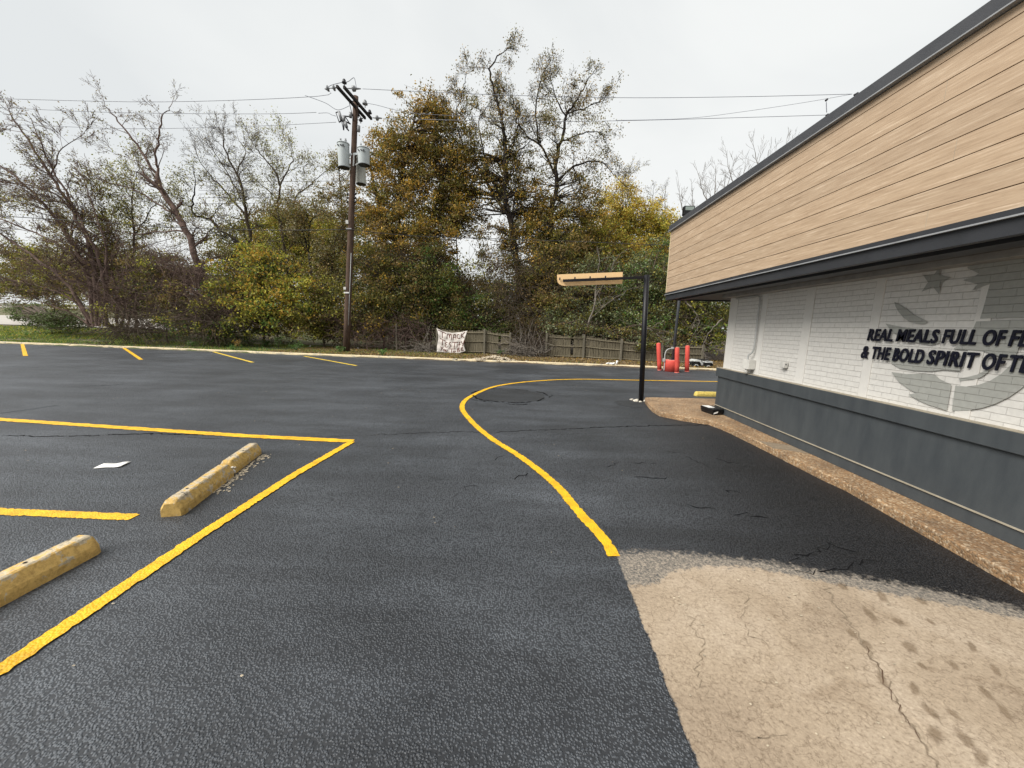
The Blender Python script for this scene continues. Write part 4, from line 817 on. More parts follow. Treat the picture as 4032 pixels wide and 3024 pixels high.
# wires
def wire(label,pts,r=.011,mat='wire_grey',sag=0,group=None):
    pts=[Vector(p) for p in pts]
    if len(pts)==2: pts=[pts[0].lerp(pts[1],i/16)-Vector((0,0,sag*4*(i/16)*(1-i/16))) for i in range(17)]
    o=MB().tube(pts,r,5).build('power_line',mat); tag(o,label,'power line',group); return o
nearL=a0+Vector((-.65,.1,-.05)); midL=P2(-100,1090,0)
wire('topmost overhead wire running left from the pole crossarm',spline([tuple(nearL),tuple(atY(685,208,YP-1.5)),tuple(atY(350,220,YP-1.5)),tuple(atY(0,213,YP-1.5)),tuple(atY(-300,203,YP-1.5))],5))
wire('second overhead wire left of the wooden utility pole',spline([tuple(P2(-260,1075,.3)),tuple(atY(560,246,YP+.3)),tuple(atY(250,243,YP+.3)),tuple(atY(0,232,YP+.3)),tuple(atY(-300,214,YP+.3))],5))
wire('third overhead wire left of the pole, below the other two',spline([tuple(P2(330,1365,.3)),tuple(atY(560,272,YP+1.5)),tuple(atY(300,278,YP+1.5)),tuple(atY(80,271,YP+1.5)),tuple(atY(-300,255,YP+1.5))],5))
wire('topmost overhead wire spanning from pole to roofline over the tall trees',spline([tuple(b0_+Vector((.85,.1,-.02))),tuple(atY(1050,204,20)),tuple(atY(1330,211,20)),tuple(atY(1600,209,20)),tuple(w2(1300,445))],5))
wire('lowest overhead wire meeting the roofline right of the trees',spline([tuple(b1_+Vector((.7,-.1,-.02))),tuple(atY(1100,262,20)),tuple(atY(1330,261,20)),tuple(atY(1600,254,20)),tuple(w2(700,965))],5))
wire('slack wire rising to the roofline between the two straight ones',spline([tuple(atY(1330,260,20.05)),tuple(atY(1480,256,20.05)),tuple(atY(1600,242,20.05)),tuple(atY(1740,221,20.05)),tuple(w2(1300,446,20.05))],5),.008)
wire('middle wire leaving the right side of the utility pole',spline([tuple(P2(1200,800,.1)),tuple(P2(1500,850,.2)),tuple(atY(900,245,21.5)),tuple(atY(1100,255,21.5))],5),.01)
wire('looping jumper wire over the top of the near crossarm',spline([tuple(nearL),tuple(P2(60,400,-1.5)),tuple(P2(150,280,-1.5)),tuple(P2(450,195,-1.5)),tuple(P2(680,160,-1.5)),tuple(P2(840,45,-1.5)),tuple(P2(890,130,-1.5)),tuple(P2(930,370,-1.5))],5),.014)
wire('jumper wire sloping from the top left wire to the fuse cutouts',spline([tuple(P2(-600,570,-.8)),tuple(P2(0,790,-.5)),tuple(P2(370,1000,-.3)),tuple(P2(720,880,0))],5),.012)
wire('short drop wire joining the second left wire to the fuses',spline([tuple(P2(-200,1100,.2)),tuple(P2(70,1090,-.1)),tuple(P2(200,1150,-.2)),tuple(P2(320,1185,-.2))],5),.012)
wire('black cable crossing the bare trees left of the pole',spline([tuple(pax(6.72)+Vector((-.15,-.1,0))),tuple(atY(560,497,21)),tuple(atY(350,490,21)),tuple(atY(190,478,21)),tuple(atY(0,466,21)),tuple(atY(-300,440,21))],5),.02,'wire_black')
wire('black cable running right of the pole through the autumn trees',spline([tuple(pax(6.72)+Vector((.15,-.1,0))),tuple(atY(900,510,21.6)),tuple(atY(1200,520,21.6)),tuple(atY(1450,530,21.6)),tuple(atY(1700,535,21.6))],5),.018,'wire_black')
for i,(y0,y1,lb) in enumerate([(391,390,'highest'),(411,406,'second highest'),(419,413,'third highest'),(427,422,'fourth highest'),(440,432,'lowest')]):
    wire(lb+' of the faint distant wires seen between the bare left trees',[atY(430,y0,48),atY(750,y1,48)],.028,'wire_grey',.1,'distant wires')
# ------------------------------------------------------------ vegetation
class Seg:
    def __init__(s): s.a=[];s.b=[];s.ra=[];s.rb=[]; s.lp=[]; s.ln=[]
    def seg(s,p,q,r0,r1): s.a.append(tuple(p)); s.b.append(tuple(q)); s.ra.append(r0); s.rb.append(r1)
    def poly(s,P,rs):
        for i in range(len(P)-1): s.seg(P[i],P[i+1],rs[i],rs[i+1])
    def leaf(s,p,spread,n): s.lp.append(tuple(p)); s.ln.append((spread,n))
def branch_mesh(T,name,mat,parent):
    a=np.array(T.a,float);b=np.array(T.b,float);ra=np.array(T.ra);rb=np.array(T.rb); o0=np.array(ORIG[parent.name]) if parent is not None else 0
    d=b-a; Ln=np.linalg.norm(d,axis=1)+1e-9; d/=Ln[:,None]; b=b+d*(np.minimum(.3*rb,.02))[:,None]
    ref=np.where(np.abs(d[:,2:3])>.9,[[1.,0,0]],[[0,0,1.]]); u=np.cross(d,ref); u/=np.linalg.norm(u,axis=1)[:,None]; v=np.cross(d,u)
    out_v=[];out_f=[];off=0
    for msk,k in (((ra>.035),7),((ra<=.035),3)):
        n=int(msk.sum()); 
        if not n: continue
        ang=np.arange(k)*2*np.pi/k; ring=u[msk][:,None,:]*np.cos(ang)[None,:,None]+v[msk][:,None,:]*np.sin(ang)[None,:,None]
        A=a[msk][:,None,:]+ring*ra[msk][:,None,None]; Bq=b[msk][:,None,:]+ring*rb[msk][:,None,None]
        V=np.concatenate([A,Bq],1).reshape(-1,3); base=off+np.arange(n)[:,None,None]*2*k; j=np.arange(k); j2=(j+1)%k
        F=np.stack([j,j2,j2+k,j+k],1)[None]+base; out_v.append(V); out_f.append(F.reshape(-1,4)); off+=n*2*k
    V=np.concatenate(out_v)-o0;F=np.concatenate(out_f); return rawmesh(name,V,F,mat,parent,True)
def rawmesh(name,V,F,mat,parent,smooth=False):
    me=D.meshes.new(name); me.vertices.add(len(V)); me.vertices.foreach_set('co',V.astype(np.float32).ravel()); k=F.shape[1]
    me.loops.add(F.size); me.loops.foreach_set('vertex_index',F.astype(np.int32).ravel()); me.polygons.add(len(F)); me.polygons.foreach_set('loop_start',np.arange(0,F.size,k,dtype=np.int32)); me.update(calc_edges=True)
    if smooth: me.polygons.foreach_set('use_smooth',np.ones(len(F),bool))
    return link(me,name,parent,[mat])
def leaf_mesh(P,C,size,name,parent,droop=0,aspect=.62,mat='leaf'):
    n=len(P); o0=np.array(ORIG[parent.name]) if parent is not None else 0
    d=rng.normal(size=(n,3)); d[:,2]-=droop; d/=np.linalg.norm(d,axis=1)[:,None]
    e=rng.normal(size=(n,3)); w_=np.cross(d,e); w_/=np.linalg.norm(w_,axis=1)[:,None]; nn=np.cross(d,w_)
    s=size*rng.uniform(.6,1.25,n)[:,None]; P=P-o0
    v0=P-d*s*.5; v2=P+d*s*.5; v1=P+w_*s*aspect*.5+nn*s*.10; v3=P-w_*s*aspect*.5+nn*s*.10
    V=np.stack([v0,v1,v2,v3],1).reshape(-1,3); F=np.arange(4*n).reshape(-1,4)
    o=rawmesh(name,V,F,mat,parent); at=o.data.attributes.new('leafcol','FLOAT_COLOR','POINT'); c4=np.concatenate([np.repeat(C,4,0),np.ones((4*n,1))],1); at.data.foreach_set('color',c4.astype(np.float32).ravel()); return o
PAL=dict(
 dark=[(.030,.038,.011),(.045,.052,.014),(.060,.062,.018)], olive=[(.100,.090,.018),(.130,.112,.022),(.070,.070,.016)],
 brown=[(.125,.082,.030),(.095,.065,.025),(.16,.115,.045)], gold=[(.24,.145,.022),(.19,.125,.02),(.29,.19,.03)],
 orange=[(.26,.155,.026),(.20,.125,.024),(.32,.20,.036)], yellow=[(.42,.31,.055),(.34,.26,.045),(.48,.38,.09)],
 ygreen=[(.22,.22,.03),(.15,.17,.025),(.30,.27,.04)], grey=[(.12,.14,.070),(.09,.11,.05),(.17,.19,.11)], green=[(.055,.10,.020),(.04,.075,.018),(.085,.13,.03)],
 pale=[(.26,.25,.16),(.20,.18,.11),(.14,.13,.075)], weed=[(.06,.13,.03),(.09,.17,.045),(.04,.085,.022)], dry=[(.22,.165,.10),(.15,.11,.065),(.10,.07,.04)])
def colors(n,mix,clump=None,ncl=1):
    """leaf colours: each clump leans to one hue of the mix"""
    names=list(mix); w_=np.array([mix[k] for k in names],float); w_/=w_.sum()
    if clump is None: ch=rng.choice(len(names),n,p=w_)
    else:
        cc=rng.choice(len(names),ncl,p=w_); ch=np.where(rng.random(n)<.6,cc[clump],rng.choice(len(names),n,p=w_))
    arr=np.array([PAL[k] for k in names]); C=arr[ch,rng.integers(0,3,n)]; return np.minimum(C*rng.uniform(.75,1.3,(n,1))*1.65,.8)
def grow(T,p,d,Ln,r,dep,K):
    n=K.get('nseg',4); st=Ln/n; r0=r
    for i in range(n):
        d=(d+Vector((random.gauss(0,1),random.gauss(0,1),random.gauss(0,1)))*K['wander']+Vector(K.get('trop',(0,0,.06)))).normalized()
        q=p+d*st; r1=max(K.get('rmin',.007),r0*(1-.7*(i+1)/n)); T.seg(p,q,r,r1); p=q; r=r1
        if dep<K['depth']:
            for _ in range(K['kids'][min(dep,len(K['kids'])-1)]):
                if random.random()<K.get('pk',.8):
                    ax=d.cross(Vector((random.gauss(0,1),random.gauss(0,1),random.gauss(0,1)))).normalized()
                    dd=Matrix.Rotation(math.radians(random.gauss(K.get('ang',42),10)),3,ax)@d
                    grow(T,p,dd,Ln*random.uniform(.42,.72)*(1-.35*i/n),r1*random.uniform(.5,.75),dep+1,K)
        if dep>=K.get('leafdep',9) and random.random()<K.get('pleaf',1): T.leaf(p,K.get('lspread',.15),K.get('nleaf',3))
def limb(T,px,Y,r0,r1,K,every=.7,start=.15,dy=None,klen=2.2,bias=(0,0,0)):
    """a limb traced in the photograph, given depth and thickness, sprouting side branches"""
    P=spline([atY(x,y,Y+(dy[i] if dy else 0)) for i,(x,y) in enumerate(px)],5); n=len(P)
    for i in range(1,n-1): P[i]=P[i]+Vector((random.gauss(0,.03),random.gauss(0,.05),random.gauss(0,.03)))
    rs=[r0+(r1-r0)*(i/(n-1))**.8 for i in range(n)]; T.poly(P,rs); acc=0;tot=sum((P[i+1]-P[i]).length for i in range(n-1)); run=0
    for i in range(1,n):
        l_=(P[i]-P[i-1]).length; acc+=l_; run+=l_; f=run/tot
        while acc>every and f>start:
            acc-=every; d=(P[i]-P[i-1]).normalized(); ax=d.cross(Vector((random.gauss(0,1),random.gauss(0,1),random.gauss(0,1)))).normalized()
            dd=(Matrix.Rotation(math.radians(random.gauss(50,12)),3,ax)@d+Vector(bias)).normalized(); grow(T,P[i],dd,klen*random.uniform(.6,1.15)*(1.15-.5*f),rs[i]*.45,1,K)
        if acc>every: acc=0
    grow(T,P[-1],(P[-1]-P[-2]).normalized(),klen*.8,r1,1,K)
    return P
def tleaves(T,mix,size,name,parent,droop=.3):
    P=[];cl=[]
    lp=np.array(T.lp); sp=np.array([s for s,n in T.ln]); nn=np.array([n for s,n in T.ln]); idx=np.repeat(np.arange(len(lp)),nn)
    P=lp[idx]+rng.normal(size=(len(idx),3))*sp[idx][:,None]; cid=(idx//12); return leaf_mesh(P,colors(len(idx),mix,cid,cid.max()+1),size,name,parent,droop)
def EL(px,py,Y,rx,ry,rd=None,n=None): 
    c=atY(px,py,Y); k=Y/801*1.0; return (c,rx*k,rd if rd else rx*k*.6,ry*k,n)
def crown(T,ells,trunk,mix,size,name,parent,cover=2.2,clump=.55,droop=.3,tip=None,twig=True,gapz=0):
    PP=[];CC=[];ncl=0
    for (c,rx,ry,rz,nfix) in ells:
        area=math.pi*rx*rz; nl=int(nfix or area*cover/(size*size*.31)); per=max(14,int(110*(clump/.55)**2*(.14/size)**1.2)); k=max(3,nl//per)
        u=rng.normal(size=(k,3)); u/=np.linalg.norm(u,axis=1)[:,None]; rr=rng.random(k)**.42; cc=np.array(c)+u*rr[:,None]*np.array([rx,ry,rz]); cc[:,2]=np.maximum(cc[:,2],.25)
        idx=np.repeat(np.arange(k),per); rad=clump*rng.uniform(.55,1.35,k)
        pts=cc[idx]+rng.normal(size=(len(idx),3))*np.stack([rad,rad,rad*.62],1)[idx]*.62
        pts=pts[pts[:,2]>.12]; idx=idx[:len(pts)]
        hfrac=(pts[:,2]-(c.z-rz))/(2*rz+1e-6)
        C=colors(len(pts),mix,idx,k)
        if tip: Ct=colors(len(pts),tip,idx,k); m_=rng.random(len(pts))<np.clip((hfrac-.35)*1.8,0,1); C=np.where(m_[:,None],Ct,C)
        PP.append(pts);CC.append(C)
        if twig and trunk:
            for q in cc[::max(1,k//70)]:
                q=Vector(q); b=min(trunk,key=lambda t:(t-q).length+abs(t.z-q.z)*.5 if t.z<q.z else 1e3+(t-q).length); mid=b.lerp(q,.55)+Vector((random.gauss(0,.2),random.gauss(0,.2),random.gauss(.1,.25))); L_=(q-b).length
                T.poly([b,b.lerp(mid,.6),mid,q],[.02+.010*L_,.016+.007*L_,.012+.004*L_,.008])
                for _ in range(3): T.seg(q,q+Vector((random.gauss(0,.35),random.gauss(0,.35),random.gauss(.15,.3))),.009,.006)
    P=np.concatenate(PP);C=np.concatenate(CC); return leaf_mesh(P,C,size,name,parent,droop)
NL=[0]
def leafy(name,label,cat,trunks,ells,mix,size,Y,r=.16,group=None,bark='bark',extra=None,**kw):
    """trunks: traced polylines; ells: crown lobes"""
    T=Seg(); tr=[]
    base=atY(*trunks[0][0],Y); gzz=gz(base.x,Y) if Y>kerbY(base.x) else .1
    t=thing(name,label,cat,(base.x,Y,gzz),group)
    for px in trunks:
        P=spline([atY(x,y,Y) for x,y in px],5)
        if P[0].z>gzz-.1 and px is trunks[0]: P=[Vector((P[0].x+.1,Y,gzz-.1))]+P
        n=len(P); T.poly(P,[r*(1-.72*i/(n-1)) for i in range(n)]); tr+=P
    crown(T,ells,tr,mix,size,'crown',t,**kw)
    if extra: extra(T)
    branch_mesh(T,'trunk',bark,t); return t
# --- distant wood as one mass
wo=[]
T=Seg()
ells=[EL(60,618,62,110,30,5),EL(200,610,60,110,36,5),EL(330,600,56,90,45,4),EL(640,560,48,190,100,4),EL(560,500,50,70,40,3),EL(660,505,50,80,55,3),EL(720,560,48,70,90,3),EL(850,560,44,140,120,3),EL(900,640,40,170,100,3),
 EL(1100,650,40,160,85,3),EL(1240,600,42,130,110,3),EL(1400,600,42,130,120,3),EL(1500,640,40,100,110,3),EL(1180,520,44,60,70,3),EL(430,640,46,120,50,3),EL(250,655,50,160,24,3)]
wd=crown(T,ells,None,dict(olive=5,dark=3,brown=2,ygreen=1),.26,'woodland',None,cover=2.03,clump=1.1)
tag(wd,'hazy olive and brown woodland massed far behind the nearer trees','woodland',kind='stuff')
und=crown(None,[EL(x,y,Y,70,ry,1.2) for x,y,Y,ry in ((500,690,27,35),(600,690,27,40),(700,690,27,40),(800,690,27.5,45),(900,690,27.5,45),(1000,700,27,40),(1100,700,27,40),(1200,700,27,45),(1300,700,27,45),(1400,700,27,45),(1500,700,27,45),(1580,700,27,45),(980,640,30,40),(1480,640,30,50),(1180,640,30,40))],None,dict(dark=4,olive=3,brown=3),.17,'undergrowth',None,cover=3.51,clump=.8)
tag(und,'dark brown green undergrowth closing the floor of the wood','undergrowth',kind='stuff')
for lb,el in (('distant olive wood behind the road at the far left',[EL(20,605,56,110,45,4),EL(130,590,56,90,55,4),EL(230,600,52,80,60,4),EL(60,560,60,60,40,3)]),('brown olive wood seen between the leaning stems',[EL(300,600,44,90,70,3),EL(400,600,44,70,60,3),EL(360,660,42,90,40,3)])):
    tag(crown(None,el,None,dict(olive=5,brown=4,dark=1,ygreen=1),.26,'woodland',None,cover=3.2,clump=1.0),lb,'woodland',kind='stuff')
# --- olive tree crowns rising behind the bare trees
leafy('broadleaf_tree','rounded olive gold tree behind the bare fork left of the utility pole','tree',[[(625,700),(628,600),(632,500)]],[EL(632,490,36,68,48),EL(600,540,36,80,55),EL(665,545,36,60,60)],dict(olive=4,ygreen=3,gold=1),.17,36,.2,'autumn trees',cover=3.10,tip=dict(ygreen=3,gold=3,olive=2))
leafy('broadleaf_tree','lower olive tree just left of the utility pole, beside the rounded gold one','tree',[[(715,720),(712,620),(710,530)]],[EL(712,520,34,45,45),EL(700,590,34,60,60)],dict(olive=4,ygreen=2,dark=1),.17,34,.18,'autumn trees',cover=2.97,tip=dict(ygreen=2,gold=3))
leafy('broadleaf_tree','dark olive tree filling the gap behind the leaning bare trunk','tree',[[(500,700),(503,640),(505,560)]],[EL(505,570,37,60,45),EL(540,620,36,90,60)],dict(olive=4,dark=3,brown=2),.17,37,.18,'autumn trees',cover=2.70)
leafy('autumn_tree','golden olive tree filling the space beneath the forked crown and the yellow trees','tree',[[(1290,750),(1290,640),(1292,560)]],[EL(1290,540,29,75,90),EL(1340,600,28.5,80,80),EL(1250,600,29,70,80),EL(1420,640,28,80,70)],dict(olive=4,ygreen=3,gold=2,brown=2),.15,29,.12,'autumn trees',cover=2.0,clump=.5,tip=dict(gold=3,ygreen=3,olive=3))
leafy('autumn_tree','russet olive tree between the broad orange tree and the tallest tree','tree',[[(985,750),(990,640),(985,500)]],[EL(985,420,30,50,80),EL(1000,640,29,60,60),EL(940,560,29,50,60)],dict(olive=4,brown=3,orange=2),.15,30,.12,'autumn trees',cover=1.6,clump=.5)
# --- bare and thin trees on the left
KB=dict(depth=3,kids=(1,1,2),wander=.16,nseg=5,ang=38,trop=(0,0,.05),rmin=.007,leafdep=3,nleaf=1,pleaf=.18,lspread=.12,pk=.85)
def limbtree(name,label,base_Y,limbs,mix=None,size=.11,bark='bark',group='bare trees on the left',K=KB,every=.7,klen=2.2,leafpart='foliage',bias=(0,0,0),cat='tree'):
    T=Seg(); b=atY(*limbs[0][0][0],base_Y); t=thing(name,label,cat,(b.x,base_Y,max(.1,gz(b.x,base_Y))),group)
    for (px,r0,r1) in limbs: limb(T,px,base_Y,r0,r1,K,every=every,klen=klen,bias=bias)
    branch_mesh(T,'trunk',bark,t)
    if mix and T.lp: tleaves(T,mix,size,leafpart,t)
    return t
limbtree('bare_tree','tall bare tree leaning left with a thick vine wrapped trunk','_' and 25,[
 ([(436,715),(433,610),(418,534),(385,468),(349,410)],.22,.17),([(349,410),(334,374),(295,312),(255,262),(226,225)],.12,.02),([(345,400),(339,355),(342,300),(352,250),(368,230)],.09,.02),
 ([(385,468),(340,440),(290,410),(235,395),(200,372)],.07,.02),([(400,500),(345,500),(280,505),(210,480)],.06,.02),([(349,410),(325,370),(285,345),(245,330)],.05,.015),([(418,534),(450,500),(478,480)],.05,.015)],dict(pale=3,brown=2,olive=1),.10,'vine_bark',klen=1.6)
limbtree('bare_tree','bare tree with a rounded fan of fine twigs, second from the utility pole','_' and 28,[
 ([(552,715),(548,580),(531,461),(527,425),(512,375),(487,325),(482,290)],.17,.03),([(527,460),(483,410),(455,380),(430,345)],.08,.02),([(520,430),(490,370),(460,325),(450,300)],.05,.015),([(512,375),(530,330),(515,300)],.05,.015)],dict(pale=1,brown=1),.08,'bark',every=.45,klen=1.9)
limbtree('bare_tree','slender forked tree with pale leaves above the olive crown beside the utility pole','_' and 29,[
 ([(628,715),(626,600),(604,476),(601,436),(605,403),(597,374),(568,338),(548,312)],.13,.03),([(620,480),(640,425),(673,396),(700,372)],.07,.02),([(605,400),(632,345),(618,305)],.06,.015),([(602,430),(565,400),(545,385)],.05,.015)],dict(pale=4,ygreen=3,olive=2,brown=1),.11,'bark',K=dict(KB,nleaf=1,pleaf=.8,lspread=.22),every=.5,klen=1.9)
limbtree('bare_tree','dark bare branch tree arching left beneath the rounded twig fan','_' and 26,[
 ([(560,700),(545,560),(484,501),(451,472),(418,461),(418,425),(422,395)],.12,.03),([(451,472),(480,440),(505,430)],.04,.015),([(484,501),(440,505),(400,490)],.04,.015)],dict(pale=3,ygreen=2,olive=2),.11,'dark_bark',K=dict(KB,nleaf=1,pleaf=.7,lspread=.2),every=.5,klen=1.7)
limbtree('bare_tree','thin upright tree with sparse leaves between the leaning trunk and the thicket','_' and 27,[
 ([(292,715),(291,560),(288,480),(283,450),(290,400),(300,360)],.10,.02),([(290,510),(330,450),(350,420)],.05,.015),([(288,470),(262,430),(240,410)],.04,.015)],dict(pale=3,ygreen=3,olive=3),.12,'bark',K=dict(KB,nleaf=1,pleaf=.9,lspread=.28),every=.45,klen=1.8)
limbtree('bare_tree','small crooked tree just left of the utility pole with twisting dark boughs','_' and 27,[
 ([(675,715),(672,600),(660,520),(640,485),(610,470)],.10,.03),([(665,540),(672,480),(700,455),(712,430)],.06,.02),([(700,700),(715,600),(725,520),(745,480)],.08,.02)],dict(olive=3,brown=3,pale=2),.13,'dark_bark',K=dict(KB,nleaf=2,pleaf=1,lspread=.25),every=.5,klen=1.8)
# leaning multi-stemmed thicket at far left
KL=dict(KB,depth=3,kids=(1,1,2),wander=.10,trop=(-.045,0,.03),nseg=5,ang=26,nleaf=1,pleaf=.2,lspread=.2,rmin=.009)
stems=[([(205,705),(190,600),(150,520),(95,440),(30,380),(-40,330)],.15,.04),([(212,705),(200,560),(160,460),(110,380),(60,300),(22,245)],.15,.03),([(200,700),(150,620),(80,560),(0,505),(-80,460)],.12,.04),
 ([(225,705),(205,600),(170,560),(110,520),(20,480),(-60,450)],.10,.03),([(230,705),(225,600),(190,510),(150,430),(105,350),(80,290)],.12,.03),([(195,705),(160,650),(90,620),(10,600)],.09,.03),([(198,705),(130,665),(60,645),(5,640)],.05,.02),
 ([(150,520),(160,470),(165,440),(108,372)],.06,.02),([(160,460),(120,420),(60,400),(0,390)],.06,.02),([(110,380),(130,330),(180,290)],.05,.015),([(215,705),(230,600),(225,520),(200,440),(185,400)],.09,.02)]
limbtree('leaning_tree','sprawling many stemmed brown tree leaning hard left over the verge at the left edge','_' and 24,stems,dict(olive=3,ygreen=1,pale=2,brown=4),.11,'vine_bark',K=KL,every=.42,klen=1.7,bias=(-.5,0,.1))
stems=[([(255,705),(245,600),(205,530),(150,480),(90,450),(0,430)],.09,.03),([(262,705),(270,600),(250,520),(215,450),(200,410)],.08,.02),([(240,705),(190,640),(130,590),(50,560),(-20,540)],.08,.03),([(275,705),(285,620),(275,560),(245,500)],.08,.02)]
limbtree('leaning_tree','thinner tangled tree leaning left just behind the sprawling brown one','_' and 26,stems,dict(olive=4,ygreen=2,brown=3),.12,'vine_bark',K=dict(KL,nleaf=1,pleaf=.55,lspread=.25),every=.45,klen=1.7,bias=(-.4,0,.1))
leafy('shrub','hazy green leafy shrub behind the leaning brown stems at far left','shrub',[[(120,690),(110,600)]],[EL(60,560,30,80,60),EL(160,520,30,80,60),EL(240,500,30,70,60),EL(200,590,30,110,60),EL(330,520,31,60,90)],dict(olive=4,ygreen=2,brown=2,grey=1),.13,30,.06,cover=0.50,clump=.8)
# tangled vine thicket
def vines(name,label,ells,n,mat,Y,cat='thicket',lean=(0,0,0),ln=(1.2,3.0),r=(.008,.02)):
    T=Seg()
    for k in range(n):
        c,rx,ry,rz,_=random.choice(ells); u=Vector((random.gauss(0,1),random.gauss(0,1),random.gauss(0,1))).normalized()*random.random()**.4
        p=Vector((c.x+u.x*rx,c.y+u.y*ry,max(.1,c.z+u.z*rz))); d=Vector((random.gauss(0,1),random.gauss(0,.7),random.gauss(0,.7)))+Vector(lean); d.normalize(); L_=random.uniform(*ln); rr=random.uniform(*r); curl=Vector((random.gauss(0,.25),random.gauss(0,.25),random.gauss(0,.25)))
        for i in range(7):
            d=(d+curl*.6+Vector((random.gauss(0,.2),random.gauss(0,.2),random.gauss(-.05,.2)))).normalized(); q=p+d*(L_/7)
            if q.z<.05: q.z=.05; d.z=abs(d.z)
            T.seg(p,q,rr,rr*.85); p=q; rr*=.88
    c=ells[0][0]; t=thing(name,label,cat,(c.x,c.y,.1)); branch_mesh(T,'vines',mat,t); return t
vines('vine_thicket','dense maroon brown tangle of bare vines sloping down to the right','_' and [EL(380,600,23.5,70,50,1.2),EL(330,570,24,70,45,1.2),EL(430,640,23,80,40,1.2),EL(300,640,24,80,50,1.2),EL(250,630,24,60,50,1.2),EL(480,665,22.5,60,30,1)],2300,'vine_bark',23.5,lean=(.9,0,-.5))
leafy('shrub','sparse olive sprays growing through the maroon vine tangle','shrub',[[(360,730),(362,640)]],[EL(300,600,23,60,60),EL(380,640,22.6,80,50),EL(440,660,22.3,60,40),EL(250,660,23,50,50)],dict(olive=4,brown=3,ygreen=2,dark=2),.13,23,.05,cover=.6,clump=.5)
vines('brush_pile','low heap of cut brown brush lying along the verge','_' and [EL(400,695,22,90,14,.8),EL(470,690,21.8,60,16,.8),EL(280,712,21.6,70,6,.5)],700,'bark',22,cat='brush pile')
# yellow green bush and friends
leafy('shrub','large golden green bush with big leaves left of the utility pole','shrub',[[(570,735),(568,680),(560,600)],[(560,700),(520,640)],[(575,700),(630,630)]],[EL(555,600,23.5,95,62),EL(520,640,23,70,55),EL(630,650,23,80,55),EL(575,670,22.5,110,45),EL(560,560,24,55,30)],dict(olive=4,ygreen=3,green=2,gold=1,dark=1),.17,23.5,.07,cover=2.29,clump=.5,tip=dict(ygreen=4,gold=4,olive=2))
leafy('shrub','olive shrub between the golden bush and the utility pole','shrub',[[(700,745),(698,690),(695,640)]],[EL(700,640,24,60,60),EL(665,690,22.8,60,40),EL(725,700,23.5,50,45)],dict(olive=4,dark=2,brown=2,ygreen=2),.14,24,.06,cover=2.70,clump=.5)
leafy('shrub','low dark green shrub with yellow tipped sprays at the foot of the vine tangle','shrub',[[(470,738),(468,700)]],[EL(430,712,21.8,70,18),EL(500,715,21.8,60,20),EL(380,700,22,60,12)],dict(dark=3,green=3,ygreen=2,brown=1),.12,21.8,.04,cover=2.16,clump=.3,tip=dict(ygreen=3,yellow=1,green=3))
leafy('shrub','blue green low bush beside the distant road at the left edge','shrub',[[(110,712),(110,690)]],[EL(95,690,27,60,20),EL(150,695,26,60,18),EL(60,668,34,40,12)],dict(grey=4,green=2,dark=3),.12,27,.03,cover=3.10,clump=.35)
# --- big autumn trees in the centre
leafy('autumn_tree','broad orange brown tree right behind the utility pole','tree',[[(880,745),(876,640),(868,540),(860,430),(880,320),(900,240)],[(872,560),(820,440),(800,360)],[(874,600),(930,480),(955,380)]],
 [EL(905,290,27,75,85),EL(860,370,27,75,80),EL(940,380,27,70,90),EL(1000,470,28.5,50,60),EL(820,450,26.5,60,90),EL(900,470,26.5,110,80),EL(960,300,27.5,60,75),EL(870,560,26,110,90),EL(830,330,27,40,50)],dict(orange=2,brown=3,olive=5),.15,27,.22,'autumn trees',cover=2.29,clump=.5,tip=dict(orange=3,gold=3,brown=3,olive=3))
leafy('autumn_tree','slim tree with sparse buff leaves rising immediately left of the transformer cans','tree',[[(752,740),(748,600),(740,470),(733,380),(728,330)]],[EL(735,380,29,30,70),EL(728,460,29,40,60),EL(760,470,29,35,60)],dict(pale=3,brown=3,orange=2,olive=2),.14,29,.10,'autumn trees',cover=0.75,clump=.4)
leafy('understorey_tree','dark olive tree filling the wood edge right of the utility pole','tree',[[(830,750),(828,680),(826,600)]],[EL(810,600,24.5,70,80),EL(860,650,24,80,70),EL(790,680,23.5,55,60)],dict(olive=4,dark=4,brown=3,gold=1),.14,24.5,.09,'understorey trees',cover=2.56)
leafy('understorey_tree','shadowy green tree leaning over the painted banner','tree',[[(930,750),(932,660),(940,590)]],[EL(930,620,24.5,70,85),EL(900,690,24,70,45),EL(975,660,24,40,60)],dict(olive=4,dark=3,green=2,brown=1),.14,24.5,.09,'understorey trees',cover=2.43)
KT=dict(depth=3,kids=(1,2,2),wander=.14,nseg=4,ang=44,trop=(0,0,.02),rmin=.008,leafdep=3,nleaf=1,pleaf=.6,lspread=.15,pk=.78)
def bigtree(label,limbs,ells,mix,mix2,Y,tops,every=.5,klen=1.45,size=.11):
    T=Seg(); b=atY(*limbs[0][0][0],Y); t=thing('tall_tree',label,'tree',(b.x,Y,.1),'tall half bare trees')
    for (px,r0,r1) in limbs: limb(T,px,Y,r0,r1,KT,every=every,klen=klen,start=.25)
    l1=tleaves(T,mix,size,'foliage',t); n0=len(T.a); crown(T,tops,[Vector(a) for a in T.a[::max(1,n0//400)]],dict(pale=3,brown=4,olive=3,orange=1),.12,'outer_foliage',t,cover=.30,clump=.75); crown(T,ells,[Vector(a) for a in T.a[:150:3]],mix2,.15,'crown',t,cover=1.55,clump=.5); branch_mesh(T,'trunk','dark_bark',t)
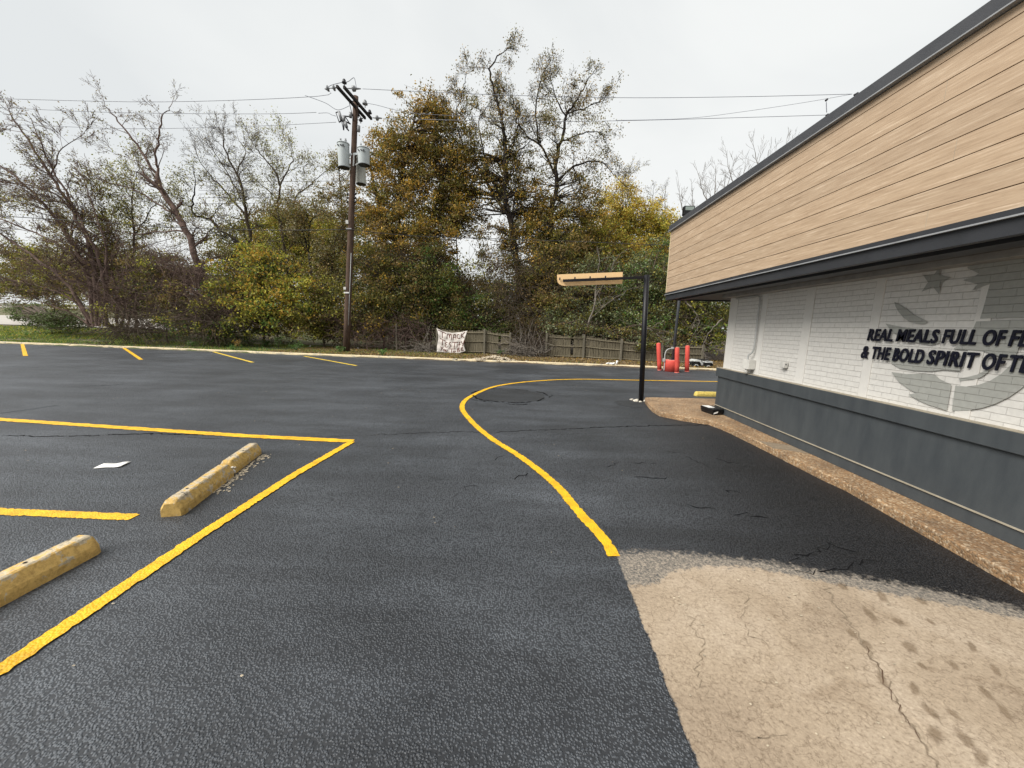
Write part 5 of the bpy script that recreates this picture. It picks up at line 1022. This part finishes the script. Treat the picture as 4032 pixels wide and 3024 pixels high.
bigtree('tallest tree in the wood, black limbs and sparse small leaves against the sky',[
 ([(1135,745),(1125,640),(1106,490),(1092,434),(1092,360),(1089,298),(1083,255),(1070,206),(1058,150),(1088,112)],.27,.03),
 ([(1106,478),(1062,413),(1036,365),(1006,327),(975,293),(950,254),(960,215)],.13,.02),([(1092,434),(1060,380),(1045,330),(1030,300)],.08,.02),([(1092,360),(1112,300),(1120,260),(1110,220)],.08,.02),([(1092,340),(1130,320),(1150,300)],.06,.02),([(1106,490),(1110,440),(1120,380)],.08,.02),([(1006,327),(985,260),(1000,200),(1005,170)],.05,.02),([(1045,330),(1035,260),(1060,220)],.05,.02)],
 [EL(1060,400,27.5,60,70),EL(1130,470,27.5,60,80),EL(1075,540,27,50,60),EL(1110,360,27.5,40,70),EL(1000,390,27.5,50,80)],dict(brown=3,olive=4,orange=2,pale=2),dict(brown=3,olive=5,orange=2,gold=1),27,[EL(1080,190,27,36,75),EL(1000,270,27,45,80),EL(1100,300,27,50,70),EL(1040,330,27.3,60,60)])
bigtree('dark forked tree with a wide sparse crown right of the tallest tree',[
 ([(1192,745),(1190,560),(1192,455),(1203,405),(1200,357),(1216,290),(1225,246),(1250,210),(1272,168)],.25,.03),
 ([(1196,375),(1174,323),(1144,297),(1120,270),(1112,240)],.09,.02),([(1165,310),(1158,233),(1170,170),(1178,150)],.07,.02),([(1203,392),(1238,362),(1294,349),(1330,380)],.10,.02),([(1210,310),(1250,290),(1290,285),(1310,310)],.06,.02),([(1222,250),(1200,210),(1190,160)],.06,.02),([(1225,246),(1270,230),(1305,210)],.05,.02),([(1238,362),(1255,400),(1260,430)],.05,.02),([(1200,420),(1235,400),(1240,430)],.05,.02)],
 [EL(1200,520,27.5,75,80),EL(1150,430,28,55,70),EL(1260,450,27.5,55,70),EL(1180,590,27,60,60),EL(1230,560,27,70,70)],dict(brown=3,olive=4,pale=2,gold=2),dict(brown=3,olive=5,orange=1,gold=1),27.5,[EL(1235,250,27.5,78,85),EL(1170,240,27.5,45,80),EL(1250,340,27.5,65,60),EL(1180,330,27.5,55,70)],every=.55)
leafy('autumn_tree','brown leaved tree below the forked trunks, left of the clearance bar board','tree',[[(1160,750),(1158,680),(1150,600)]],[EL(1150,600,25.5,65,90),EL(1110,660,25,60,70),EL(1210,610,25.5,65,90),EL(1180,680,24.5,70,60)],dict(brown=4,olive=3,dark=2,orange=1),.14,25.5,.10,'autumn trees',cover=2.16)
leafy('autumn_tree','bright yellow leaved tree beyond the roof corner','tree',[[(1350,740),(1348,600),(1345,480)]],[EL(1345,470,33,58,80),EL(1310,520,32,60,80),EL(1385,500,33,50,90),EL(1350,590,32,80,70)],dict(yellow=3,gold=3,ygreen=3,olive=2),.16,33,.15,'autumn trees',cover=2.16,tip=dict(yellow=6,gold=2,ygreen=1))
leafy('autumn_tree','second yellow green tree touching the roof corner behind the floodlight','tree',[[(1440,740),(1438,600),(1430,500)]],[EL(1425,510,34,45,75),EL(1440,580,33,60,80),EL(1400,560,33,60,80)],dict(yellow=2,gold=2,ygreen=4,olive=2),.16,34,.14,'autumn trees',cover=2.16,tip=dict(yellow=5,gold=3,ygreen=2))
limbtree('bare_tree','thin upright twigs poking above the yellow trees right of the forked crown',35,[([(1400,640),(1405,520),(1410,430)],.08,.02),([(1330,560),(1340,460),(1350,395)],.06,.02),([(1290,560),(1320,430),(1365,375)],.06,.02),([(1440,600),(1440,500),(1436,440)],.06,.02)],dict(yellow=2,pale=3),.10,'bark',every=.5,klen=1.6)
# understorey on the right
for lb,tr,el,mx,Y in [
 ('dark green bush above the left picket fence',[[(1040,750),(1042,700)]],[EL(1040,670,24,60,45),EL(1000,700,23.5,40,30),EL(1080,700,23.6,45,30)],dict(dark=3,green=3,olive=3,brown=1),24),
 ('grey green sprawling bush directly under the clearance bar board',[[(1260,750),(1262,700),(1258,640)]],[EL(1260,660,23.5,75,60),EL(1215,700,23,50,40),EL(1310,690,23,55,45),EL(1290,600,24.5,60,50)],dict(grey=4,olive=3,dark=3,brown=1),23.5),
 ('dense green bush between the black sign post and the lamp pole',[[(1400,760),(1402,700),(1400,620)]],[EL(1370,620,23,60,60),EL(1425,640,22.5,50,70),EL(1400,700,21.8,55,40),EL(1350,700,22.3,55,35),EL(1420,570,25,60,50)],dict(grey=4,green=3,olive=3,dark=2),23),
 ('tall olive bush seen under the roof overhang beside the white wall corner',[[(1520,770),(1522,700),(1520,640)]],[EL(1500,650,22.5,50,60),EL(1540,680,22.2,50,60),EL(1480,700,22,40,50),EL(1550,730,21.5,40,30),EL(1480,600,25,70,60)],dict(olive=4,green=2,grey=2,ygreen=2,dark=2),22.5)]:
    leafy('shrub',lb,'shrub',tr,el,mx,.13,Y,.07,'bushes at the wood edge',cover=2.09,clump=.42)
leafy('shrub','hanging olive green bush drooping over the right-hand fence top','shrub',[[(1300,765),(1302,720)]],[EL(1290,712,21.0,60,14,.4),EL(1350,722,20.7,50,16,.4),EL(1230,710,21.3,50,12,.4),EL(1400,742,20.2,35,22,.4),EL(1450,740,20.2,35,30,.4)],dict(grey=3,olive=3,dark=2,brown=2),.12,21.9,.05,'bushes at the wood edge',cover=1.62,clump=.3)
# pale dead branches
KD=dict(KB,depth=2,kids=(1,1),pleaf=0,wander=.2,trop=(0,0,-.02),rmin=.010)
limbtree('dead_tree','pale bare sapling rising from behind the right-hand fence','_' and 22,[([(1258,728),(1285,660),(1290,610),(1295,560)],.06,.025),([(1275,690),(1320,650),(1360,625)],.035,.015),([(1283,650),(1310,600),(1330,560)],.03,.012)],None,bark='pale_bark',group='pale dead branches',K=KD,every=.6,klen=1.2)
for lb,px in (('drooping grey bough beside the white wall corner',[(1560,690),(1530,720),(1520,745)]),('drooping grey bough behind the leftmost red bollard',[(1380,700),(1410,715),(1445,745)]),('drooping grey bough behind the rightmost red bollard',[(1480,650),(1510,690),(1500,720)])):
    limbtree('dead_branch','_' and lb,19.6,[(px,.04,.014)],None,bark='pale_bark',group='pale dead branches',K=KD,every=.5,klen=.9,cat='branch')
vines('vine_thicket','grey tangle of bare vines hanging between the two picket fences','_' and [EL(1130,690,22.5,50,45,.6),EL(1080,640,23.2,50,50,.6),EL(1160,740,21.6,30,18,.4)],420,'bark',22.5,ln=(.8,2),r=(.007,.016))
vines('vine_thicket','brown vine tangle in the shade right of the utility pole','_' and [EL(820,720,23.2,60,30,.8),EL(890,715,23.2,50,30,.8),EL(760,700,23.5,40,50,.8)],1100,'vine_bark',23,ln=(.8,2),r=(.007,.016))
vines('vine_thicket','dark shaded tangle of vines and stems under the tall trees','_' and [EL(1100,620,25,120,80,1),EL(1300,640,24.5,120,70,1),EL(900,600,25,100,80,1),EL(1480,690,22.5,70,50,.8)],2600,'bark',24,ln=(1,2.6),r=(.008,.02))
vines('branch_pile','heap of fallen grey branches on the verge between the two fences','_' and [EL(1150,762,21.2,30,7,.5),EL(1120,755,21.6,25,9,.5)],140,'pale_bark',21.2,cat='branch pile',ln=(1,2.2),r=(.015,.03))
vines('branch_pile','small heap of fallen branches just left of the painted banner','_' and [EL(915,755,22,22,5,.4)],60,'pale_bark',22,cat='branch pile',ln=(.8,1.8),r=(.015,.03))
# bare trees over the roofline
KR=dict(depth=3,kids=(1,1,1),wander=.09,nseg=4,ang=28,trop=(0,0,.10),rmin=.012,pleaf=0,pk=.75,leafdep=9)
for lb,px,Y in [('leftmost faint bare tree above the roof edge',[(1500,560),(1500,500),(1497,440)],48),('tallest faint bare tree behind the roof edge, in the middle of the bare row',[(1545,520),(1543,460),(1545,395)],50),('faint bare treetop in the right half of the row above the roof',[(1605,480),(1604,430),(1606,380)],52),('rightmost faint bare treetop just clearing the roof edge',[(1660,440),(1662,400),(1668,360)],54)]:
    limbtree('bare_tree',lb,Y,[([px[0],px[1],px[2]],.14,.04),([px[1],(px[1][0]-22,px[1][1]-40),(px[1][0]-32,px[1][1]-75)],.07,.03),([px[1],(px[1][0]+20,px[1][1]-38),(px[1][0]+34,px[1][1]-78)],.07,.03)],None,bark='pale_bark',group='bare trees behind the roof',K=KR,every=1.1,klen=2.6)
# --- ground cover
def cover_stuff(name,label,n,xr,sr,mix,size,h,flat=False,dens=None):
    X=rng.uniform(*xr,n); Sx=rng.uniform(*sr,n)
    if dens is not None: k=rng.random(n)<dens(X,Sx); X=X[k];Sx=Sx[k]
    Yv=np.array([kerbY(x) for x in X])+Sx; Z=np.array([gz(x,y) for x,y in zip(X,Yv)]); m=len(X); c=colors(m,mix); o=MB()
    a=rng.uniform(0,6.28,m); s=size*rng.uniform(.5,1.4,m)
    if flat:
        P=np.stack([X,Yv,Z+.012+rng.random(m)*.03],1); ob=leaf_mesh(P*1.0,c,size,name,None,0)
    else:
        hh=h*rng.uniform(.4,1.5,m); dx=np.cos(a)*s*.5;dy=np.sin(a)*s*.5; lx=rng.normal(0,.35,m)*hh; l2=rng.normal(0,.35,m)*hh
        V=np.stack([np.stack([X-dx,Yv-dy,Z],1),np.stack([X+dx,Yv+dy,Z],1),np.stack([X+lx+dx*.2,Yv+l2,Z+hh],1),np.stack([X+lx-dx*.2,Yv+l2,Z+hh],1)],1).reshape(-1,3)
        ob=rawmesh(name,V,np.arange(4*m).reshape(-1,4),'leaf',None); at=ob.data.attributes.new('leafcol','FLOAT_COLOR','POINT'); at.data.foreach_set('color',np.concatenate([np.repeat(c,4,0),np.ones((4*m,1))],1).astype(np.float32).ravel())
    return tag(ob,label,name.replace('_',' '),kind='stuff')
dens=lambda X,Sx:np.clip((.35+.65*np.sin(X*.7+np.sin(Sx*2))*np.sin(Sx*1.3+X*.31)+.25)*np.clip((-X+2)/14,.12,1)*np.clip(Sx/.8,.15,1),0,1)
cover_stuff('grass','patchy short green grass on the verge between kerb and wood',120000,(-48,9),(.2,6),dict(weed=5,olive=1,ygreen=2,dry=1),.035,.06,dens=dens)
cover_stuff('grass','thin far grass on the rising bank beside the road',30000,(-90,-26),(4,9),dict(weed=3,ygreen=4,olive=1),.07,.08)
cover_stuff('leaf_litter','brown fallen leaves scattered on the verge under the wood',42000,(-14,14),(.3,5.5),dict(dry=5,brown=4,orange=1),.085,0,True)
def weed(x,s,h,w_,lb,n=170,mix=dict(weed=6,green=2)):
    y=kerbY(x)+s; z=gz(x,y); t=thing('weed','_' and lb,'weed',(x,y,z),'weeds on the verge'); T=Seg(); P=[]
    for k in range(9):
        a=random.uniform(0,6.28); tip=Vector((x+math.cos(a)*w_*random.uniform(.3,1),y+math.sin(a)*w_*.6,z+h*random.uniform(.5,1))); b=Vector((x,y,z)); T.poly([b,b.lerp(tip,.5)+Vector((0,0,h*.15)),tip],[.01,.008,.005])
        for j in range(n//9): f=random.random()**.6; q=b.lerp(tip,f); P.append((q.x+random.gauss(0,.06),q.y+random.gauss(0,.06),q.z+abs(random.gauss(0,.05))))
    branch_mesh(T,'stem','bark',t); leaf_mesh(np.array(P),colors(len(P),mix),.075,'foliage',t,.2)
for (px,h,w_,lb) in [((602,752),.75,.35,'leafy green weed in a gap left of the utility pole, taller of the pair'),((640,757),.5,.5,'broad green weed just left of the utility pole'),((575,748),.45,.35,'small weed right of centre below the golden bush'),((512,752),.5,.25,'reddish brown dried dock stalk among the weeds'),((490,757),.3,.4,'low weed by the kerb above the third painted dash'),((418,749),.35,.35,'low weed beside the kerb above the second and third dashes'),((735,760),.35,.25,'weed tuft against the foot of the utility pole on its left'),((815,770),.35,.35,'bright weed on the kerb right of the utility pole'),((540,745),.4,.5,'weed spreading below the golden bush on its left side'),((1080,765),.35,.4,'weed growing at the foot of the left picket fence'),((1345,775),.28,.3,'weed at the foot of the right-hand fence'),((460,742),.35,.6,'wide fern like weed under the low shrub'),((350,735),.22,.5,'flat weed patch beyond the second painted dash')]:
    c=gp(*px,.12); weed(c.x,max(.25,c.y-kerbY(c.x)),h,w_,lb,mix=dict(brown=3,orange=1) if 'reddish' in lb else dict(weed=6,green=2))
